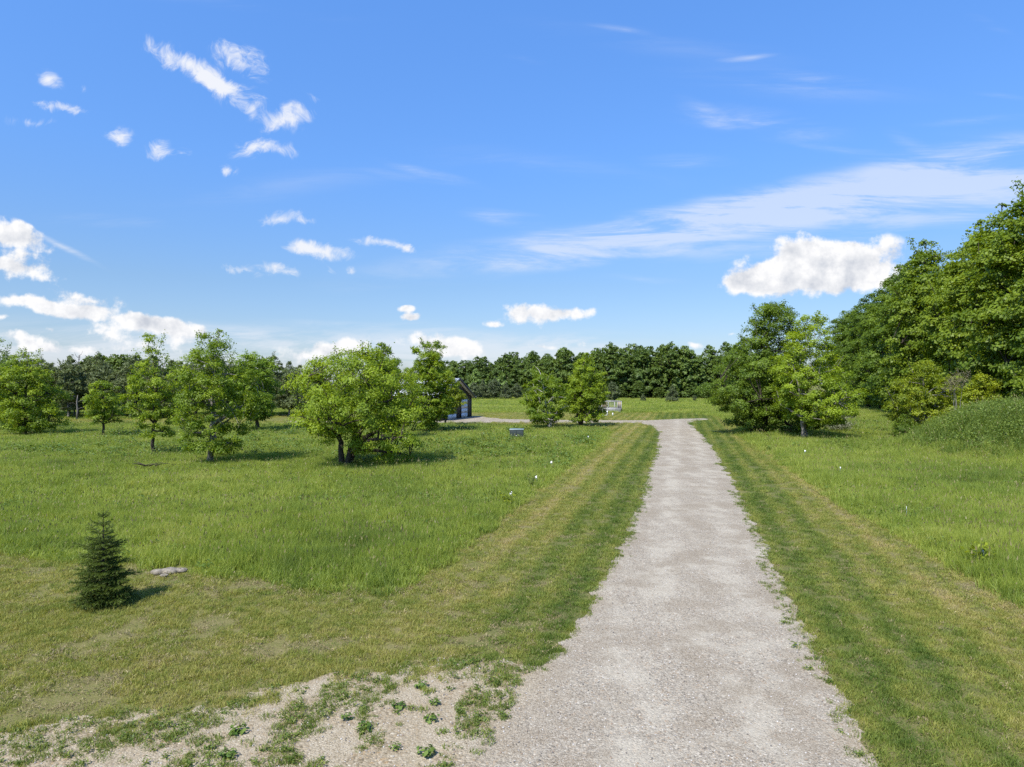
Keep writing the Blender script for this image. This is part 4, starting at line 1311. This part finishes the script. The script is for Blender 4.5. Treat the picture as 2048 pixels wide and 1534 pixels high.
# fallen dead branch
mb = MB(); rngs = np.random.default_rng(8)
for k in range(7):
    a_ = rngs.uniform(-.6, .6) + (pi if k % 2 else 0)
    P0 = np.array([rngs.uniform(-.3, .3), 0, .2]); e = P0 + np.array([cos(a_), sin(a_) * .6, rngs.uniform(.1, .35)]) * rngs.uniform(.5, .9)
    mb.tube(bez(P0, (P0 + e) / 2 + [0, 0, .08], e, 5), np.linspace(.028, .01, 5), 5)
dd = F_PX * CAM_H / (944 - CY)
tag(mb.build('fallen_branch', M['bark_dark'], loc=(at(298, dd), dd, .1)), 'dead forked branch lying in the grass below the slender tree', 'branch')

# broadleaf weeds on the sand
for i, (px, py, w_, lb) in enumerate(((733, 1460, .15, 'small green rosette weed in the middle of the sandy apron'), (862, 1443, .14, 'light green rosette weed on the bare sand left of the big grass patch'),
                                      (851, 1512, .15, 'round green weed low on the sand just left of the driveway'), (456, 1516, .14, 'dark green weed at the bottom edge of the sandy apron'),
                                      (476, 1468, .16, 'yellow green flat weed left on the sandy apron'), (692, 1440, .11, 'tiny weed beside the topmost rosette on the sand'),
                                      (800, 1417, .15, 'leafy weed at the upper middle of the sand'), (868, 1410, .12, 'small weed between grass tufts and the driveway'),
                                      (842, 1378, .15, 'bushy weed on the sand near the mown grass'), (790, 1500, .1, 'tiny weed near the bottom of the sand'))):
    dd = F_PX * CAM_H / (py - CY)
    rng = np.random.default_rng(500 + i)
    mb = MB(); n = 34
    a_ = rng.random(n) * 2 * pi; r_ = w_ * .7 * rng.random(n) ** .6
    P = np.stack([r_ * np.cos(a_), r_ * np.sin(a_), .02 + .06 * rng.random(n)], -1)
    nm = np.stack([np.cos(a_) * .35, np.sin(a_) * .35, np.ones(n)], -1) + rng.normal(0, .2, (n, 3))
    leaves(mb, rng, P, nm, w_ * (.3 + .3 * rng.random(n)), .65, rng.random(n))
    o = mb.build('rosette_weed', M['weed_leaf'], loc=(at(px, dd), dd, .012))
    tag(o, lb, 'weed', 'broadleaf weeds on the sandy apron')

# pale rocky patch behind the spruce
dd = 15.75
for k, (ox, oy, r_, lb) in enumerate(((-.22, 0, .16, 'flat pale stone at the left of the stone cluster behind the spruce'), (.02, .06, .2, 'largest pale stone of the cluster behind the spruce'),
                                      (.24, .12, .15, 'brownish flat stone at the right of the cluster behind the spruce'), (.06, -.28, .09, 'small pale stone in front of the cluster behind the spruce'))):
    mb = MB(); rng = np.random.default_rng(600 + k)
    nu, nv = 14, 7
    th = np.linspace(0, 2 * pi, nu, endpoint=False); ph = np.linspace(0.02, pi / 2 + .5, nv)
    V = []
    for q in ph:
        rr = r_ * (1 + .22 * vnoise(th * 1.5 + k, np.full(nu, q * 3), k) + rng.normal(0, .05, nu))
        V.append(np.stack([rr * np.cos(th) * np.sin(q), rr * np.sin(th) * np.sin(q) * .8, (.36 * rr * np.cos(q))], -1))
    V = np.vstack(V); j = np.arange(nu)
    Q = np.vstack([np.stack([i_ * nu + j, i_ * nu + (j + 1) % nu, (i_ + 1) * nu + (j + 1) % nu, (i_ + 1) * nu + j], -1) for i_ in range(nv - 1)])
    V = np.vstack([V, [[0, 0, .37 * r_]]])
    mb.add(V, Q[:, ::-1], np.stack([j, (j + 1) % nu, np.full(nu, nu * nv)], -1))
    o = mb.build('pale_stone', M['stone'], loc=(at(335, dd) + ox, dd + oy, .05))
    tag(o, lb, 'stone', 'pale stones behind the spruce')

# ------------------------------------------------------------------ sky, sun, camera
SUN_EL = 53.0
sdx, sdy = .55, .835
wd_ = bpy.data.worlds.new('World'); SC.world = wd_; wd_.use_nodes = True
wd_.node_tree.nodes.clear()
t = NT(wd_.node_tree)
sky = t.n('ShaderNodeTexSky', sky_type='NISHITA'); sky.sun_disc = False
sky.sun_elevation = R(SUN_EL); sky.sun_rotation = math.atan2(-sdx, -sdy)
sky.air_density = 1.0; sky.dust_density = .6; sky.ozone_density = 2.5
tc = t.n('ShaderNodeTexCoord').outputs['Generated']
sx = t.n('ShaderNodeSeparateXYZ'); t.l(tc, sx.inputs[0])
yy = t.math('MAXIMUM', sx.outputs[1], .02)
U = t.math('DIVIDE', sx.outputs[0], yy); Vv = t.math('DIVIDE', sx.outputs[2], yy)
cb = t.n('ShaderNodeCombineXYZ'); t.l(U, cb.inputs[0]); t.l(Vv, cb.inputs[1])
P0 = cb.outputs[0]
front = t.mr(sx.outputs[1], .05, .3)


def vadd(a, b):
    nd = t.n('ShaderNodeVectorMath', operation='ADD'); t.l(a, nd.inputs[0]); t.set(nd.inputs[1], b); return nd.outputs[0]


def noise_col(vec, scale, det, rough):
    nd = t.n('ShaderNodeTexNoise'); t.l(vec, nd.inputs['Vector']); nd.inputs['Scale'].default_value = scale
    nd.inputs['Detail'].default_value = det; nd.inputs['Roughness'].default_value = rough
    return nd.outputs['Color']


def warp(vec, scale, amt):
    c_ = noise_col(vec, scale, 3, .55)
    s_ = t.n('ShaderNodeVectorMath', operation='SUBTRACT'); t.l(c_, s_.inputs[0]); s_.inputs[1].default_value = (.5, .5, .5)
    m_ = t.n('ShaderNodeVectorMath', operation='SCALE'); t.l(s_.outputs[0], m_.inputs[0]); m_.inputs['Scale'].default_value = amt
    return vadd(vec, m_.outputs[0])


PW = warp(P0, 9, .045)


def blobs(vec, L, ex=1.35):
    """sum of soft ellipses; the running sum rides in the z of the vector so that the shader stays small"""
    f0 = t.n('ShaderNodeVectorMath', operation='MULTIPLY'); t.l(vec, f0.inputs[0]); f0.inputs[1].default_value = (1, 1, 0)
    cur = f0.outputs[0]
    for px, py, rx, ry, rot, w_ in L:
        mp = t.n('ShaderNodeMapping', vector_type='TEXTURE')
        mp.inputs['Location'].default_value = ((px - CX) / F_PX, (CY - py) / F_PX, 0)
        mp.inputs['Rotation'].default_value = (0, 0, R(-rot))
        mp.inputs['Scale'].default_value = (rx * ex / F_PX, ry * ex / F_PX, 1e5)
        t.l(cur, mp.inputs[0])
        gr = t.n('ShaderNodeTexGradient', gradient_type='SPHERICAL'); t.l(mp.outputs[0], gr.inputs[0])
        cz = t.n('ShaderNodeCombineXYZ'); t.l(t.math('MULTIPLY', gr.outputs['Fac'], w_), cz.inputs[2])
        cur = vadd(cur, cz.outputs[0])
    q = t.n('ShaderNodeSeparateXYZ'); t.l(cur, q.inputs[0])
    return q.outputs[2]


CUM = [(1625, 562, 185, 36, -2, 1.3), (1650, 500, 84, 42, 0, 1.15), (1560, 538, 90, 40, 0, .9), (1490, 572, 66, 22, 0, .95), (1740, 515, 80, 48, 0, 1.15), (1690, 478, 30, 16, 0, .4), (1590, 500, 40, 24, 0, .45), (1895, 478, 20, 12, 0, .5),
       (1085, 630, 88, 22, 0, 1.2), (1150, 632, 40, 12, 0, .6), (983, 648, 22, 8, 0, 1.), (825, 633, 22, 8, 0, 1.), (812, 617, 20, 7, 0, .7),
       (860, 682, 90, 22, 10, 1.), (940, 700, 60, 20, 10, .7), (690, 690, 70, 20, 0, .75), (620, 700, 110, 22, 0, .55), (1080, 690, 34, 9, 0, .7), (1160, 682, 34, 12, 0, .7), (1385, 682, 22, 8, 0, .7), (1462, 664, 16, 6, 0, .7),
       (10, 480, 95, 34, 12, 1.2), (30, 545, 100, 27, 0, 1.2), (175, 598, 72, 20, 12, 1.), (70, 612, 130, 18, 6, 1.), (230, 636, 130, 19, 8, 1.), (345, 655, 85, 22, 10, 1.1),
       (60, 682, 95, 16, 5, .8), (215, 664, 50, 16, 5, .8), (0, 640, 20, 8, 0, .7), (110, 660, 22, 6, 0, .5), (300, 690, 120, 20, 0, .5), (140, 700, 120, 12, 0, .5)]
SMALL = [(640, 497, 62, 18, 10, 1.3), (590, 490, 30, 10, 0, .5), (760, 487, 60, 12, 4, .95), (812, 495, 24, 10, 25, .8), (490, 540, 50, 13, 5, 1.), (552, 532, 42, 12, 8, .9),
         (553, 434, 50, 14, -12, 1.), (615, 436, 18, 8, 0, .7), (370, 130, 95, 24, 28, .95), (425, 165, 65, 24, 38, .85), (485, 122, 62, 30, 30, 1.05), (475, 180, 55, 12, 12, .8), (572, 240, 48, 26, -22, 1.1),
         (510, 218, 26, 26, 45, .7), (480, 205, 40, 12, 40, .5), (505, 298, 42, 20, -10, .95), (560, 298, 30, 18, 5, 1.), (460, 345, 18, 14, 20, .8), (318, 296, 22, 22, 25, .95), (340, 310, 36, 9, 0, .7),
         (236, 270, 30, 18, -8, .95), (120, 218, 66, 13, 12, .95), (98, 155, 26, 17, 40, .85), (60, 245, 55, 10, 4, .55), (635, 193, 24, 9, 35, .6), (165, 180, 12, 10, 40, .4), (660, 540, 16, 12, 40, .5), (700, 540, 12, 8, 0, .6)]
CIR = [(700, 705, 560, 55, 0, 1.35), (150, 695, 380, 60, 3, 1.3), (1100, 705, 420, 40, 0, 1.1), (450, 670, 250, 26, 3, .4), (1200, 480, 480, 40, -9, 1.15), (1480, 430, 460, 44, -11, 1.), (1330, 505, 380, 22, -3, .6), (1800, 365, 420, 48, -12, 1.), (2000, 390, 260, 42, -10, .8), (1850, 390, 460, 95, -12, .75), (1600, 170, 260, 30, 5, .4), (1350, 90, 300, 30, 8, .3), (560, 390, 340, 40, -8, .12), (1100, 330, 300, 30, 8, .3), (1530, 247, 175, 30, 6, .85), (1400, 225, 60, 20, 30, .6),
       (1010, 438, 85, 15, 5, .9), (850, 345, 100, 9, 14, .5), (880, 368, 130, 9, 10, .4), (180, 442, 130, 14, 2, .6), (118, 488, 100, 7, 27, 1.), (1495, 112, 55, 6, -6, .6), (1640, 150, 90, 12, 4, .5), (1045, 120, 45, 8, 8, .4),
       (1380, 325, 95, 18, 4, .55), (1815, 282, 48, 14, 25, .6), (600, 365, 300, 26, -7, .25), (1690, 300, 90, 10, 8, .5), (1990, 60, 60, 12, 25, .4), (2000, 192, 60, 7, 4, .5), (1280, 555, 90, 8, 4, .4), (1250, 60, 70, 7, 10, .4), (760, 650, 220, 8, 3, .5),
       (480, 10, 250, 14, 6, .3), (1950, 240, 120, 9, -6, .5)]
mc_ = blobs(PW, CUM)
PW2 = warp(P0, 16, .03)
ms_ = blobs(PW2, SMALL, 1.45)
N1 = t.noise(P0, 15, 7, .62); 
off = vadd(P0, (-.012, .016, 0))
N1b = t.noise(off, 15, 5, .62)
N2 = t.noise(P0, 30, 5, .62)
dc = t.math('ADD', t.math('MULTIPLY', mc_, .95), t.math('MULTIPLY', t.math('SUBTRACT', N1, .5), 2.0))
dc = t.math('ADD', dc, t.math('MULTIPLY', t.math('SUBTRACT', N2, .5), .6))
Dc = t.math('MULTIPLY', t.mr(dc, .26, .76), t.mr(mc_, .04, .25))
N4 = t.noise(PW2, 20, 7, .7, 1.1)
ds = t.math('ADD', t.math('MULTIPLY', ms_, 1.05), t.math('MULTIPLY', t.math('SUBTRACT', N4, .5), 3.0))
Ds = t.math('MULTIPLY', t.mr(ds, .2, 1.35, 0, .95), t.mr(ms_, .0, .4))
mpc = t.n('ShaderNodeMapping'); mpc.inputs['Rotation'].default_value = (0, 0, R(-10)); mpc.inputs['Scale'].default_value = (2.2, 17, 1); t.l(P0, mpc.inputs[0])
N3 = t.noise(mpc.outputs[0], 1.6, 6, .66, .5)
dci = t.math('MULTIPLY', blobs(warp(P0, 4, .03), CIR), t.mr(N3, .32, .68, .12, 1.))
Di = t.mr(dci, 0., 1.1, 0., .58)
# sky colour: deepen the blue a little, paler to the horizon
hs = t.n('ShaderNodeHueSaturation'); hs.inputs['Saturation'].default_value = 1.12; hs.inputs['Value'].default_value = 1.0
t.l(sky.outputs[0], hs.inputs['Color'])
skyc = t.mix(1.0, hs.outputs[0], t.ramp(sx.outputs[2], (0., (.66, .74, .98)), (.06, (.74, .80, 1.0)), (.14, (.82, .90, 1.06)), (.3, (.98, 1.24, 1.58)), (.5, (1.20, 1.56, 1.98)), (1., (1.3, 1.6, 2.))), 'MULTIPLY')
K = 7.0
sh = t.math('MULTIPLY', t.math('SUBTRACT', N1, N1b), 3.4)
lit = t.math('ADD', .74, sh)
lit = t.math('ADD', lit, t.math('MULTIPLY', t.math('SUBTRACT', t.mr(dc, .5, 1.5, 0, 1), .35), -.28), clamp=True)
ccol = t.mix(lit, (.60 * K, .64 * K, .72 * K), (1.02 * K, 1.02 * K, 1.03 * K))
c = t.mix(t.math('MULTIPLY', Di, front), skyc, (.86 * K, .90 * K, .98 * K))
c = t.mix(t.math('MULTIPLY', Ds, front), c, (.93 * K, .95 * K, 1.0 * K))
c = t.mix(t.math('MULTIPLY', Dc, front), c, ccol)
bg = t.n('ShaderNodeBackground'); bg.inputs['Strength'].default_value = .10
t.l(c, bg.inputs[0]); wo = t.n('ShaderNodeOutputWorld'); t.l(bg.outputs[0], wo.inputs[0])
wd_.cycles.sampling_method = 'NONE'

sd = bpy.data.lights.new('sun', 'SUN'); sd.energy = 5.0; sd.angle = R(.55); sd.color = (1., .955, .88)
so = bpy.data.objects.new('sun', sd); C.objects.link(so)
ce = cos(R(SUN_EL)); nrm = sqrt(sdx ** 2 + sdy ** 2)
so.rotation_euler = Vector((sdx / nrm * ce, sdy / nrm * ce, -sin(R(SUN_EL)))).to_track_quat('-Z', 'Y').to_euler()
so.location = (-30, -40, 60)

cd = bpy.data.cameras.new('camera'); cam = bpy.data.objects.new('camera', cd); C.objects.link(cam)
cd.sensor_width = 36; cd.lens = 36 * F_PX / 2048; cd.clip_end = 12000; cd.clip_start = .1
cam.location = (0, 0, CAM_H); cam.rotation_euler = (R(90), 0, 0)
SC.camera = cam
SC.view_settings.view_transform = 'Standard'; SC.view_settings.look = 'None'; SC.view_settings.exposure = .5; SC.view_settings.gamma = 1
SC.render.engine = 'CYCLES'
cy = SC.cycles
cy.max_bounces = 6; cy.diffuse_bounces = 4; cy.glossy_bounces = 2; cy.transmission_bounces = 3; cy.transparent_max_bounces = 4
cy.caustics_reflective = False; cy.caustics_refractive = False
cy.use_denoising = False
cy.sample_clamp_indirect = 4
